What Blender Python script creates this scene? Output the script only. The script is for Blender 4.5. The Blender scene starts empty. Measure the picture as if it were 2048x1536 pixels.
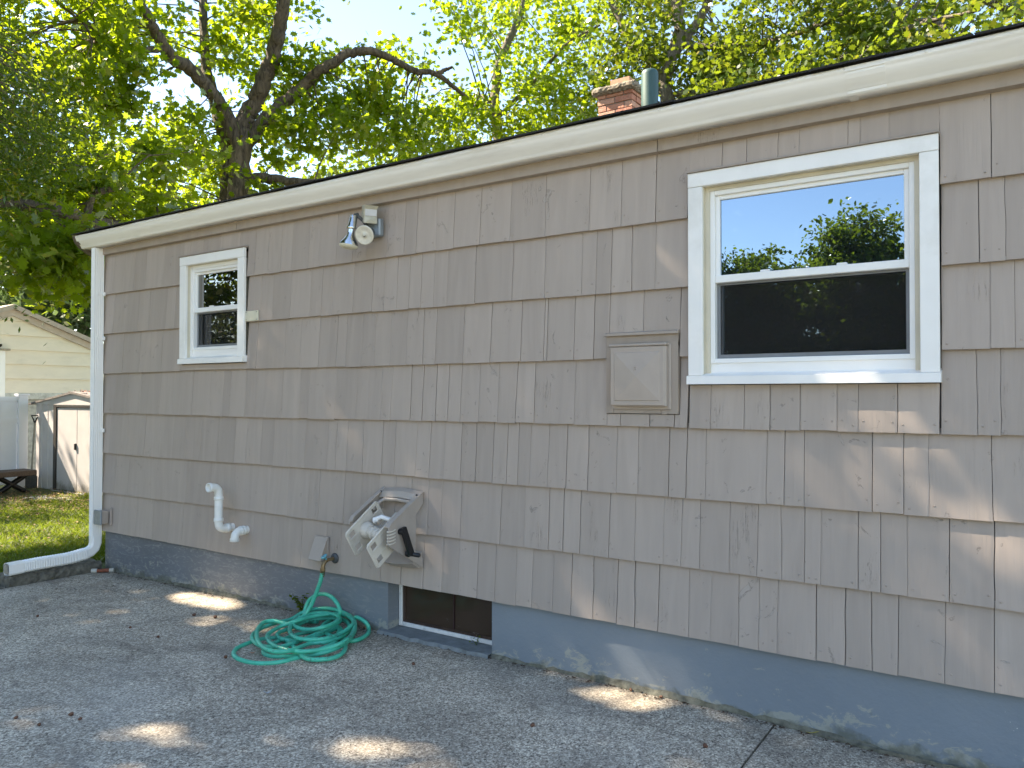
import bpy, math, random
import numpy as np
from mathutils import Vector, Matrix
random.seed(7); rng = np.random.default_rng(11)
S = bpy.context.scene
COL = S.collection
R_ = math.radians
# ------------------------------------------------------------------ camera, sky, sun, exposure
YAW, PITCH, ROLL, FPX = 0.58744150, 0.01524662, 0.00081075, 1545.473
CAMZ = 1.5
_f = Vector((-math.sin(YAW)*math.cos(PITCH), math.cos(YAW)*math.cos(PITCH), math.sin(PITCH)))
_r0 = Vector((math.cos(YAW), math.sin(YAW), 0)); _u0 = _r0.cross(_f)
_r = _r0*math.cos(ROLL)+_u0*math.sin(ROLL); _u = _r.cross(_f)
cd = bpy.data.cameras.new('camera'); cam = bpy.data.objects.new('camera', cd); COL.objects.link(cam)
cam.matrix_world = Matrix(((_r.x, _u.x, -_f.x, 0), (_r.y, _u.y, -_f.y, 0), (_r.z, _u.z, -_f.z, CAMZ), (0, 0, 0, 1)))
cd.sensor_fit = 'HORIZONTAL'; cd.sensor_width = 36; cd.lens = FPX/2048*36; cd.clip_start = .05; cd.clip_end = 600
S.camera = cam
SUN = Vector((-2.8, -1.0, 3.0)).normalized()
W = bpy.data.worlds.new('World'); S.world = W; W.use_nodes = True
wn = W.node_tree.nodes; wn.clear()
sky = wn.new('ShaderNodeTexSky'); sky.sky_type = 'NISHITA'; sky.sun_disc = False
sky.sun_elevation = math.asin(SUN.z); sky.sun_rotation = math.atan2(SUN.x, SUN.y)
sky.altitude = 50; sky.air_density = 1.0; sky.dust_density = .1; sky.ozone_density = 2.0
bg = wn.new('ShaderNodeBackground'); bg.inputs[1].default_value = .108
wo = wn.new('ShaderNodeOutputWorld')
W.node_tree.links.new(sky.outputs[0], bg.inputs[0]); W.node_tree.links.new(bg.outputs[0], wo.inputs[0])
sl = bpy.data.lights.new('sun', 'SUN'); sl.energy = 5.0; sl.angle = R_(.53); sl.color = (1, .93, .82)
so = bpy.data.objects.new('sun', sl); COL.objects.link(so); so.rotation_euler = SUN.to_track_quat('Z', 'Y').to_euler()
S.view_settings.view_transform = 'Standard'; S.view_settings.look = 'None'
S.view_settings.exposure = 2.2; S.view_settings.gamma = 1; S.view_settings.use_curve_mapping = False
S.view_settings.use_white_balance = True; S.view_settings.white_balance_temperature = 7500; S.view_settings.white_balance_tint = 12
S.cycles.max_bounces = 7; S.cycles.diffuse_bounces = 4; S.cycles.transmission_bounces = 5
S.cycles.transparent_max_bounces = 10; S.cycles.glossy_bounces = 3

# measuring helpers: a direction seen from the camera, met with a real plane or distance
def ray(x, y): return _f+(x-1024)/FPX*_r-(y-768)/FPX*_u
C0 = Vector((0, 0, CAMZ))
def on_ground(x, y, z=0):
    d = ray(x, y); return C0+d*((z-CAMZ)/d.z)
def at(x, y, D):
    d = ray(x, y); return C0+d*(D/math.hypot(d.x, d.y))

# ------------------------------------------------------------------ materials
class NM:
    def __init__(s, name):
        s.m = bpy.data.materials.new(name); s.m.use_nodes = True; s.t = s.m.node_tree; s.n = s.t.nodes
        s.b = s.n['Principled BSDF']; s.out = s.n['Material Output']
        s.geo = s.n.new('ShaderNodeNewGeometry')
    def l(s, a, b): s.t.links.new(a, b)
    def pos(s, sc=(1, 1, 1), off=None):
        m = s.n.new('ShaderNodeMapping'); m.inputs['Scale'].default_value = sc
        s.l(s.geo.outputs['Position'], m.inputs[0])
        if off is not None: s.l(off, m.inputs['Location'])
        return m.outputs[0]
    def noise(s, v, scale=1, detail=3, rough=.55, dist=0):
        t = s.n.new('ShaderNodeTexNoise'); t.inputs['Scale'].default_value = scale; t.inputs['Detail'].default_value = detail
        t.inputs['Roughness'].default_value = rough; t.inputs['Distortion'].default_value = dist
        s.l(v, t.inputs['Vector']); return t.outputs['Fac']
    def vor(s, v, scale, feature='F1', out='Distance'):
        t = s.n.new('ShaderNodeTexVoronoi'); t.feature = feature; t.inputs['Scale'].default_value = scale
        s.l(v, t.inputs['Vector']); return t.outputs[out]
    def ramp(s, f, stops):
        r = s.n.new('ShaderNodeValToRGB'); e = r.color_ramp.elements
        while len(e) < len(stops): e.new(.5)
        for k, (p, c) in enumerate(stops):
            e[k].position = p; e[k].color = (*c, 1) if isinstance(c, tuple) else (c, c, c, 1)
        s.l(f, r.inputs[0]); return r.outputs[0]
    def mr(s, f, a, b, c=0, d=1):
        m = s.n.new('ShaderNodeMapRange'); m.inputs[1].default_value = a; m.inputs[2].default_value = b
        m.inputs[3].default_value = c; m.inputs[4].default_value = d; s.l(f, m.inputs[0]); return m.outputs[0]
    def math(s, op, a, b=0.):
        m = s.n.new('ShaderNodeMath'); m.operation = op
        for k, v in enumerate((a, b)):
            if isinstance(v, (int, float)): m.inputs[k].default_value = v
            else: s.l(v, m.inputs[k])
        return m.outputs[0]
    def mix(s, f, a, b, mode='MIX'):
        m = s.n.new('ShaderNodeMix'); m.data_type = 'RGBA'; m.blend_type = mode
        for k, v in ((0, f), (6, a), (7, b)):
            if isinstance(v, tuple): m.inputs[k].default_value = (*v, 1)
            elif isinstance(v, (int, float)): m.inputs[k].default_value = v
            else: s.l(v, m.inputs[k])
        return m.outputs[2]
    def bump(s, h, strength=.3, dist=.01):
        b = s.n.new('ShaderNodeBump'); b.inputs['Strength'].default_value = strength; b.inputs['Distance'].default_value = dist
        s.l(h, b.inputs['Height']); s.l(b.outputs[0], s.b.inputs['Normal'])
    def col(s, c):
        if isinstance(c, tuple): s.b.inputs['Base Color'].default_value = (*c, 1)
        else: s.l(c, s.b.inputs['Base Color'])
    def rough(s, v): s.b.inputs['Roughness'].default_value = v
    def rnd(s):
        o = s.n.new('ShaderNodeObjectInfo'); return o.outputs['Random']
    def z(s):
        x = s.n.new('ShaderNodeSeparateXYZ'); s.l(s.geo.outputs['Position'], x.inputs[0]); return x.outputs[2]

def simple(name, c, rough=.5, metal=0., var=.12, scale=8., bump=.0, spec=.5, dirt=None, stretch=(1, 1, 1)):
    m = NM(name); v = m.pos(stretch); n = m.noise(v, scale, 4, .6)
    lo = tuple(max(0, x*(1-var)) for x in c); hi = tuple(min(1, x*(1+var)) for x in c)
    cc = m.ramp(n, [(.3, lo), (.7, hi)])
    if dirt:
        n2 = m.noise(v, scale*.6, 6, .7); cc = m.mix(m.mr(n2, .55, .75, 0, dirt[0]), cc, dirt[1])
    m.col(cc); m.rough(rough); m.b.inputs['Metallic'].default_value = metal; m.b.inputs['Specular IOR Level'].default_value = spec
    if bump: m.bump(m.noise(v, scale*6, 4, .6), bump, .004)
    return m.m

def paint_wood(name, c, grain=1.0, peel=True):
    """opaque stain on split cedar: vertical grain, fine cracks, flaked edges"""
    m = NM(name); r = m.rnd(); comb = m.n.new('ShaderNodeCombineXYZ')
    m.l(m.math('MULTIPLY', r, 37.), comb.inputs[0]); m.l(m.math('MULTIPLY', r, 11.), comb.inputs[2])
    vg = m.pos((95, 20, 2.2), comb.outputs[0]); g = m.noise(vg, 1, 4, .6, .6)
    vb = m.pos((16, 16, 1.1), comb.outputs[0]); band = m.noise(vb, 1, 3, .5, .8)
    vc = m.pos((60, 20, 3.4), comb.outputs[0]); ck = m.noise(vc, 1, 5, .62, .5)
    big = m.noise(m.pos((1, 1, 1)), .55, 3)
    base = m.ramp(band, [(.25, tuple(x*.93 for x in c)), (.75, tuple(x*1.06 for x in c))])
    tone = m.mr(r, 0, 1, .92, 1.07)
    hsv = m.n.new('ShaderNodeHueSaturation'); m.l(base, hsv.inputs['Color']); m.l(tone, hsv.inputs['Value'])
    cc = m.mix(m.mr(big, .4, .65, 0, .22), hsv.outputs[0], tuple(x*y for x, y in zip(c, (.86, .87, .86))))
    # long fine splits
    crack = m.mr(m.math('ABSOLUTE', m.math('SUBTRACT', ck, .5)), 0, .008, 1, 0)
    zone = m.mr(m.noise(m.pos((5, 5, 2.5), comb.outputs[0]), 1, 3, .6), .60, .70, 0, 1)
    crack = m.math('MULTIPLY', crack, zone)
    cc = m.mix(m.math('MULTIPLY', crack, .6), cc, (.05, .045, .04))
    h = m.math('ADD', m.math('MULTIPLY', g, .5*grain), m.math('MULTIPLY', band, .5))
    h = m.math('SUBTRACT', h, m.math('MULTIPLY', crack, .8))
    if peel:
        pk = m.noise(m.pos((9, 9, 7)), 1, 8, .66, 1.2)
        e1 = m.mr(pk, .650, .655, 0, 1); e2 = m.mr(pk, .660, .666, 0, 1)
        edge = m.math('SUBTRACT', e1, e2)
        cc = m.mix(m.math('MULTIPLY', edge, .5), cc, (.09, .082, .072))
        cc = m.mix(m.math('MULTIPLY', e2, .25), cc, (.42, .385, .35))
        h = m.math('SUBTRACT', h, m.math('MULTIPLY', e2, .6))
    m.col(cc); m.rough(.58); m.b.inputs['Specular IOR Level'].default_value = .35
    m.bump(h, .75, .004); return m.m

TAUPE = (.425, .352, .300)
M = {}
M['shingle'] = paint_wood('taupe_paint', TAUPE)
M['frieze'] = paint_wood('taupe_trim', (.385, .315, .258), .3, False)
M['backing'] = simple('wall_backing', (.16, .14, .12), .8)
M['white'] = simple('white_paint', (.89, .87, .83), .38, var=.04, scale=3, dirt=(.35, (.55, .52, .44)))
M['vinyl'] = simple('white_vinyl', (.88, .87, .84), .3, var=.02, scale=5)
M['jamb'] = simple('yellowed_jamb', (.66, .60, .47), .5, var=.08, scale=6)
M['plastic_taupe'] = simple('taupe_plastic', (.425, .355, .303), .42, var=.04, scale=10)
M['reel_taupe'] = simple('reel_taupe', (.40, .345, .30), .38, var=.06, scale=9, dirt=(.3, (.17, .155, .14)))
M['reel_cream'] = simple('reel_cream', (.64, .585, .50), .4, var=.06, scale=14, dirt=(.4, (.35, .28, .2)))
M['black'] = simple('black_plastic', (.008, .008, .009), .35)
M['pvc'] = simple('white_pvc', (.80, .80, .76), .28, var=.03, scale=12)
M['cream'] = simple('cream_plastic', (.66, .62, .48), .5, var=.06, scale=25)
M['grey_metal'] = simple('grey_cast_metal', (.27, .30, .32), .45, .3, var=.12, scale=20)
M['dark_metal'] = simple('weathered_metal', (.10, .105, .11), .55, .4, var=.25, scale=30, bump=.3)
M['chrome'] = simple('silvered_glass', (.75, .75, .73), .12, 1., var=.1, scale=30)
M['brass'] = simple('aged_brass', (.28, .20, .11), .45, .8, var=.3, scale=60)
M['cyan'] = simple('cyan_paint', (.13, .42, .50), .5, var=.2, scale=60)
M['beige'] = simple('beige_plastic', (.50, .47, .37), .45, var=.06, scale=30)
M['lens'] = simple('frosted_lens', (.60, .60, .62), .25)
M['teal'] = simple('teal_pipe', (.035, .085, .078), .5, .1, var=.25, scale=9, dirt=(.5, (.02, .03, .03)), stretch=(3, 3, .5))
M['tar'] = simple('roof_tar', (.008, .008, .008), .8, var=.5, scale=50, bump=.8)
M['asphalt_shingle'] = simple('asphalt_shingle', (.028, .027, .027), .95, var=.5, scale=120, bump=.8)
M['brown'] = simple('brown_rake', (.11, .085, .065), .55, var=.2)
M['mortar'] = simple('mortar', (.30, .28, .26), .9, var=.2, scale=40, bump=.6)
M['screen_frame'] = simple('grey_screen_frame', (.20, .21, .22), .4, .2)
M['cap'] = simple('mossy_concrete_cap', (.22, .185, .14), .95, var=.5, scale=45, bump=1., dirt=(.8, (.09, .10, .04)))
M['terracotta'] = simple('terracotta', (.42, .22, .14), .8, var=.2, scale=20)
M['mossy'] = simple('mossy_edge', (.15, .145, .11), .95, var=.45, scale=30, bump=1., dirt=(.8, (.05, .06, .025)))
M['curb'] = simple('mossy_curb', (.135, .125, .10), .95, var=.45, scale=22, bump=1., dirt=(.8, (.035, .032, .02)))
M['soil'] = simple('dark_soil', (.05, .04, .03), .95, var=.5, scale=30, bump=1)
M['nbr_siding'] = simple('cream_siding', (.76, .68, .54), .6, var=.05, scale=2, dirt=(.25, (.30, .28, .2)), stretch=(1, 1, 3))
M['nbr_found'] = simple('rough_foundation', (.42, .41, .36), .9, var=.3, scale=14, bump=.6)
M['shed'] = simple('shed_metal', (.56, .53, .52), .5, .1, var=.06, scale=3, dirt=(.3, (.25, .22, .18)))
M['shed_frame'] = simple('shed_frame', (.045, .038, .032), .5)
M['shed_roof'] = simple('shed_roof', (.16, .14, .13), .8, var=.4, scale=30)
M['fence'] = simple('fence_vinyl', (.74, .76, .82), .35, var=.02)
M['old_wood'] = simple('old_wood', (.10, .068, .05), .8, var=.3, scale=12, bump=.5, stretch=(1, 4, 4))
M['rust'] = simple('rusty_leaf', (.20, .06, .03), .8, var=.4, scale=60)
M['acorn'] = simple('acorn_brown', (.13, .055, .028), .6, var=.3, scale=90)
M['leaf_yellow'] = simple('yellow_leaf', (.50, .38, .05), .6, var=.3, scale=60)
M['leaf_pale'] = simple('pale_leaf', (.50, .40, .30), .7, var=.3, scale=60)
M['leaf_orange'] = simple('orange_leaf', (.45, .15, .06), .6, var=.3, scale=60)
M['leaf_grey'] = simple('grey_leaf', (.40, .42, .42), .7, var=.3, scale=60)
M['dirty_caulk'] = simple('flaky_putty_white', (.72, .72, .70), .6, var=.06, scale=30, dirt=(.7, (.30, .30, .29)))

def m_glass(name, refl, base, tint=(1, 1, 1), rg=.004):
    m = NM(name); g = m.n.new('ShaderNodeBsdfGlossy'); g.inputs['Roughness'].default_value = rg; g.inputs['Color'].default_value = (*tint, 1)
    v = m.pos(); bmp = m.n.new('ShaderNodeBump'); bmp.inputs['Strength'].default_value = .06; bmp.inputs['Distance'].default_value = .01
    m.l(m.noise(v, 3.0, 2), bmp.inputs['Height']); m.l(bmp.outputs[0], g.inputs['Normal'])
    d = m.n.new('ShaderNodeBsdfDiffuse'); smear = m.mr(m.noise(m.pos((6, 6, 9)), 1, 7, .75, 1.), .62, .74, 0, .6)
    m.l(m.mix(smear, base, tuple(x+.22 for x in base)), d.inputs['Color'])
    fr = m.n.new('ShaderNodeFresnel'); fr.inputs[0].default_value = 1.5
    fac = m.mr(fr.outputs[0], 0.04, 1, refl, 1); mx = m.n.new('ShaderNodeMixShader')
    m.l(fac, mx.inputs[0]); m.l(d.outputs[0], mx.inputs[1]); m.l(g.outputs[0], mx.inputs[2]); m.l(mx.outputs[0], m.out.inputs[0]); return m.m
M['glass'] = m_glass('window_glass', .34, (.010, .012, .014), (.62, .80, 1.))
M['glass_dark'] = m_glass('small_window_glass', .24, (.006, .006, .006))
M['glass_cellar'] = m_glass('dirty_cellar_glass', .04, (.055, .034, .022), (1, 1, 1), .10)
M['glass_nbr'] = m_glass('neighbour_glass', .45, (.03, .04, .04))
def m_screen():
    m = NM('insect_screen'); t = m.n.new('ShaderNodeBsdfTransparent'); d = m.n.new('ShaderNodeBsdfDiffuse'); d.inputs[0].default_value = (.040, .038, .036, 1)
    x = m.n.new('ShaderNodeMixShader'); x.inputs[0].default_value = .27
    m.l(t.outputs[0], x.inputs[1]); m.l(d.outputs[0], x.inputs[2]); m.l(x.outputs[0], m.out.inputs[0]); return m.m
M['screen'] = m_screen()
def m_found():
    m = NM('blue_grey_foundation_paint'); v = m.pos(); n = m.noise(v, 1.2, 4); f = m.noise(v, 60, 5, .6)
    sx = m.n.new('ShaderNodeSeparateXYZ'); m.l(m.geo.outputs['Position'], sx.inputs[0])
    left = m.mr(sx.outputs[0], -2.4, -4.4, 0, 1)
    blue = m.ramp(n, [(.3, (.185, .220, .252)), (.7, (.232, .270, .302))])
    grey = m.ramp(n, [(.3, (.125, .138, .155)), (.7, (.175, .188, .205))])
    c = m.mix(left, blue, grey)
    # flaked patches towards the ground, and scuffs
    z = m.z(); low = m.mr(z, .02, .20, .16, 0)
    fl = m.math('ADD', m.noise(m.pos((9, 9, 14)), 1, 9, .72, .5), low)
    c = m.mix(m.mr(fl, .655, .69, 0, .7), c, (.36, .36, .30))
    sc = m.noise(m.pos((7, 7, 22)), 1, 8, .75, 2.5)
    c = m.mix(m.math('MULTIPLY', m.mr(sc, .52, .60, 0, .6), m.mr(left, 0, 1, .15, 1)), c, (.30, .31, .30))
    spk = m.vor(v, 46, 'F1'); c = m.mix(m.math('MULTIPLY', m.mr(spk, .10, .08, 0, .8), m.mr(m.noise(v, 3, 2), .60, .64, 0, 1)), c, (.65, .66, .62))
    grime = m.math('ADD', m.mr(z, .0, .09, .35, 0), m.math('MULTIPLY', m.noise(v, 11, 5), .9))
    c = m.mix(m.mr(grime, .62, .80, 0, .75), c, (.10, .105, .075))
    m.col(c); m.rough(.55); m.bump(m.math('ADD', m.math('MULTIPLY', f, .5), m.noise(v, 9, 4)), .45, .006); return m.m
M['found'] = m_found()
def m_patio():
    m = NM('worn_exposed_concrete'); v = m.pos()
    a = m.vor(v, 150, 'F1', 'Color'); bw = m.n.new('ShaderNodeRGBToBW'); m.l(a, bw.inputs[0])
    a2 = m.vor(v, 80, 'F1', 'Color'); bw2 = m.n.new('ShaderNodeRGBToBW'); m.l(a2, bw2.inputs[0])
    f = m.noise(v, 260, 3, .7)
    s = m.math('ADD', m.math('MULTIPLY', bw.outputs[0], .55), m.math('ADD', m.math('MULTIPLY', bw2.outputs[0], .2), m.math('MULTIPLY', f, .25)))
    c = m.ramp(s, [(.24, (.088, .073, .057)), (.38, (.345, .296, .235)), (.56, (.560, .490, .390)), (.72, (.93, .86, .70))])
    warm = m.vor(v, 60, 'F1', 'Color'); bw3 = m.n.new('ShaderNodeRGBToBW'); m.l(warm, bw3.inputs[0])
    c = m.mix(m.mr(bw3.outputs[0], .7, .75, 0, .35), c, (.30, .24, .18))
    st = m.noise(m.pos((1, 1.2, 1)), 1.7, 6, .62, .8)
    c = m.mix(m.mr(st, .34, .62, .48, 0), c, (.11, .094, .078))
    st2 = m.noise(m.pos((.8, 1, 1)), .8, 5, .6, .4)
    c = m.mix(m.mr(st2, .52, .72, 0, .38), c, (.42, .40, .36))
    st3 = m.noise(m.pos((1.5, 3.2, 1)), 1, 7, .7, 1.5); c = m.mix(m.mr(st3, .54, .66, 0, .42), c, (.13, .112, .094))
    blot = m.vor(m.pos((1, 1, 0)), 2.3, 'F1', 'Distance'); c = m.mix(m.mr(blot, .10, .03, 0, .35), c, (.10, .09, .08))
    # uneven darker band and crusted soil beside the wall
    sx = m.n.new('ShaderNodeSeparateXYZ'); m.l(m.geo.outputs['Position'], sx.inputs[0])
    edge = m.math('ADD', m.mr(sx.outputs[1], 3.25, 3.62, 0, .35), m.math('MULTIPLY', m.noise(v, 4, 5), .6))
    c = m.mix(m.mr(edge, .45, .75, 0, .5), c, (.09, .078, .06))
    m.col(c); m.rough(.88); m.b.inputs['Specular IOR Level'].default_value = .25
    m.bump(m.math('ADD', m.math('MULTIPLY', s, .5), m.math('MULTIPLY', m.noise(v, 22, 4), .5)), .7, .006); return m.m
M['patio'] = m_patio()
def m_lawn():
    m = NM('lawn_ground'); v = m.pos(); n = m.noise(v, 1.3, 5, .6); n2 = m.noise(v, 9, 4)
    c = m.ramp(n, [(.35, (.060, .085, .020)), (.55, (.085, .100, .030)), (.7, (.16, .11, .055))])
    c = m.mix(m.mr(n2, .5, .7, 0, .5), c, (.10, .072, .04)); m.col(c); m.rough(.95); m.bump(n2, .8, .03); return m.m
M['lawn'] = m_lawn()
def m_hose():
    m = NM('green_hose_rubber'); v = m.pos(); n = m.noise(v, 14, 4)
    c = m.ramp(n, [(.3, (.028, .42, .28)), (.7, (.045, .54, .37))])
    d = m.noise(v, 45, 6, .75); zone = m.mr(m.noise(v, 5, 2), .52, .6, 0, 1)
    c = m.mix(m.math('MULTIPLY', m.mr(d, .54, .60, 0, .8), zone), c, (.03, .10, .075))
    m.col(c); m.rough(.36); m.bump(d, .1, .002); return m.m
M['hose'] = m_hose()
def m_brick():
    m = NM('red_brick'); v = m.pos(); r = m.rnd(); n = m.noise(v, 18, 6, .7)
    c = m.ramp(r, [(0, (.42, .17, .11)), (.5, (.50, .23, .15)), (.8, (.55, .30, .21)), (1, (.34, .13, .09))])
    c = m.mix(m.mr(n, .5, .75, 0, .5), c, (.50, .31, .24))
    w = m.noise(m.pos((14, 14, 60)), 1, 4, .6, 1.5); m.col(c); m.rough(.85); m.bump(m.math('ADD', n, w), .8, .008); return m.m
M['brick'] = m_brick()
def m_bark(name, c1, c2):
    m = NM(name); v = m.pos((1, 1, .25)); n = m.noise(v, 14, 6, .65, 1.2); c = m.ramp(n, [(.35, c1), (.65, c2)])
    m.col(c); m.rough(.9); m.bump(n, 1., .05); return m.m
M['bark_oak'] = m_bark('oak_bark', (.045, .034, .026), (.20, .155, .11))
M['bark_maple'] = m_bark('maple_bark', (.08, .068, .052), (.26, .225, .17))
def m_leaf(name, dark, light, yellow, tr, trs=.5, gloss=.35):
    m = NM(name); a = m.n.new('ShaderNodeAttribute'); a.attribute_name = 'tone'
    c = m.ramp(a.outputs['Fac'], [(0, dark), (.55, light), (.93, light), (1, yellow)])
    d = m.n.new('ShaderNodeBsdfDiffuse'); m.l(c, d.inputs[0])
    t = m.n.new('ShaderNodeBsdfTranslucent'); tc = m.mix(.5, c, tr, 'MIX'); m.l(tc, t.inputs[0])
    x = m.n.new('ShaderNodeMixShader'); x.inputs[0].default_value = trs
    m.l(d.outputs[0], x.inputs[1]); m.l(t.outputs[0], x.inputs[2])
    g = m.n.new('ShaderNodeBsdfGlossy'); g.inputs['Roughness'].default_value = gloss
    fr = m.n.new('ShaderNodeFresnel'); fr.inputs[0].default_value = 1.4; x2 = m.n.new('ShaderNodeMixShader')
    m.l(m.math('MULTIPLY', fr.outputs[0], .18), x2.inputs[0]); m.l(x.outputs[0], x2.inputs[1]); m.l(g.outputs[0], x2.inputs[2]); m.l(x2.outputs[0], m.out.inputs[0]); return m.m
M['leaf_oak'] = m_leaf('oak_leaf', (.026, .070, .008), (.075, .135, .012), (.24, .22, .03), (.60, .78, .02), .61)
M['leaf_maple'] = m_leaf('maple_leaf', (.022, .055, .010), (.055, .098, .014), (.22, .19, .03), (.36, .46, .02), .52)
M['leaf_locust'] = m_leaf('locust_leaf', (.024, .062, .012), (.055, .100, .020), (.25, .17, .03), (.30, .40, .02), .50)
M['leaf_far'] = m_leaf('far_leaf', (.040, .080, .034), (.070, .115, .045), (.15, .15, .06), (.14, .20, .06), .38)
M['grass'] = m_leaf('grass_blade', (.055, .105, .014), (.130, .190, .026), (.32, .27, .09), (.34, .42, .03), .45, .6)

# ------------------------------------------------------------------ mesh helpers
class MB:
    def __init__(s): s.v = []; s.f = []; s.sm = set()
    def add(s, vs, fs, smooth=False):
        o = len(s.v); s.v += [tuple(v) for v in vs]
        for f in fs:
            if smooth: s.sm.add(len(s.f))
            s.f.append(tuple(o+i for i in f))
        return s
    def box(s, x0, x1, y0, y1, z0, z1, mtx=None, bev=0):
        if bev:
            b = min(bev, (x1-x0)/3, (y1-y0)/3, (z1-z0)/3); vs = []
            X = (x0, x1); Y = (y0, y1); Z = (z0, z1)
            idx = {}
            for i in (0, 1):
                for j in (0, 1):
                    for k in (0, 1):
                        sx, sy, sz = (1, -1)[i]*b, (1, -1)[j]*b, (1, -1)[k]*b
                        idx[i, j, k] = len(vs)
                        vs += [(X[i], Y[j]+sy, Z[k]+sz), (X[i]+sx, Y[j], Z[k]+sz), (X[i]+sx, Y[j]+sy, Z[k])]
            g = lambda i, j, k, a: idx[i, j, k]+a
            fs = []
            for i in (0, 1): fs.append([g(i, 0, 0, 0), g(i, 1, 0, 0), g(i, 1, 1, 0), g(i, 0, 1, 0)])
            for j in (0, 1): fs.append([g(0, j, 0, 1), g(1, j, 0, 1), g(1, j, 1, 1), g(0, j, 1, 1)])
            for k in (0, 1): fs.append([g(0, 0, k, 2), g(1, 0, k, 2), g(1, 1, k, 2), g(0, 1, k, 2)])
            for i in (0, 1):
                for j in (0, 1): fs.append([g(i, j, 0, 0), g(i, j, 1, 0), g(i, j, 1, 1), g(i, j, 0, 1)])
                for k in (0, 1): fs.append([g(i, 0, k, 0), g(i, 1, k, 0), g(i, 1, k, 2), g(i, 0, k, 2)])
            for j in (0, 1):
                for k in (0, 1): fs.append([g(0, j, k, 1), g(1, j, k, 1), g(1, j, k, 2), g(0, j, k, 2)])
            for i in (0, 1):
                for j in (0, 1):
                    for k in (0, 1): fs.append([g(i, j, k, 0), g(i, j, k, 1), g(i, j, k, 2)])
            c = Vector(((x0+x1)/2, (y0+y1)/2, (z0+z1)/2)); out = []
            for f in fs:
                p = [Vector(vs[q]) for q in f]; nn = (p[1]-p[0]).cross(p[2]-p[0])
                out.append(f if nn.dot(sum(p, Vector())/len(p)-c) > 0 else f[::-1])
            fs = out
        else:
            vs = [(x, y, z) for x in (x0, x1) for y in (y0, y1) for z in (z0, z1)]
            fs = [(0, 1, 3, 2), (4, 6, 7, 5), (0, 4, 5, 1), (2, 3, 7, 6), (0, 2, 6, 4), (1, 5, 7, 3)]
        if mtx is not None: vs = [tuple(mtx @ Vector(v)) for v in vs]
        return s.add(vs, fs)
    def prism(s, prof, a0, a1, axis='x', cap=True, mtx=None, smooth=False):
        """closed 2D profile extruded along an axis; profile is the two other coordinates in order"""
        def P(p, t): return {'x': (t, p[0], p[1]), 'y': (p[0], t, p[1]), 'z': (p[0], p[1], t)}[axis]
        n = len(prof); vs = [P(p, a0) for p in prof]+[P(p, a1) for p in prof]
        if mtx is not None: vs = [tuple(mtx @ Vector(v)) for v in vs]
        s.add(vs, [(i, (i+1) % n, n+(i+1) % n, n+i) for i in range(n)], smooth)
        if cap: s.add(vs, [tuple(range(n))[::-1], tuple(range(n, 2*n))])
        return s
    def tube(s, pts, rad, n=10, cap=True, smooth=True, flat=1.0):
        pts = [Vector(p) for p in pts]; k = len(pts)
        if not isinstance(rad, (list, tuple)): rad = [rad]*k
        t = (pts[1]-pts[0]).normalized(); a = t.orthogonal().normalized(); vs = []
        for i in range(k):
            t2 = (pts[min(i+1, k-1)]-pts[max(i-1, 0)])
            t2 = t2.normalized() if t2.length > 1e-9 else t
            a = (a-t2*a.dot(t2)); a = a.normalized() if a.length > 1e-6 else t2.orthogonal().normalized()
            b = t2.cross(a); t = t2
            for j in range(n):
                w = 2*math.pi*j/n; vs.append(pts[i]+(a*math.cos(w)+b*math.sin(w)*flat)*rad[i])
        fs = [(i*n+j, i*n+(j+1) % n, (i+1)*n+(j+1) % n, (i+1)*n+j) for i in range(k-1) for j in range(n)]
        s.add(vs, fs, smooth)
        if cap: s.add([vs[j] for j in range(n)], [tuple(range(n))[::-1]]); s.add([vs[(k-1)*n+j] for j in range(n)], [tuple(range(n))])
        return s
    def lathe(s, prof, o, axis, n=20, smooth=True):
        """prof [(distance along axis, radius)]"""
        ax = Vector(axis).normalized(); a = ax.orthogonal().normalized(); b = ax.cross(a); o = Vector(o); vs = []
        for d, r in prof:
            for j in range(n):
                w = 2*math.pi*j/n; vs.append(o+ax*d+(a*math.cos(w)+b*math.sin(w))*r)
        k = len(prof)
        s.add(vs, [(i*n+j, i*n+(j+1) % n, (i+1)*n+(j+1) % n, (i+1)*n+j) for i in range(k-1) for j in range(n)], smooth)
        s.add([vs[j] for j in range(n)], [tuple(range(n))[::-1]]); s.add([vs[(k-1)*n+j] for j in range(n)], [tuple(range(n))]); return s
    def build(s, name, mat, parent=None, kind=None, label=None):
        off = Vector((0, 0, 0)); p = parent
        while p is not None: off += p.location; p = p.parent
        me = bpy.data.meshes.new(name); me.from_pydata([tuple(Vector(v)-off) for v in s.v], [], s.f)
        if s.sm:
            fl = [i in s.sm for i in range(len(s.f))]; me.polygons.foreach_set('use_smooth', fl)
        me.materials.append(M[mat] if isinstance(mat, str) else mat); me.update()
        o = bpy.data.objects.new(name, me); COL.objects.link(o); o.parent = parent
        if kind: o['kind'] = kind
        if label: o['label'] = label
        return o

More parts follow.
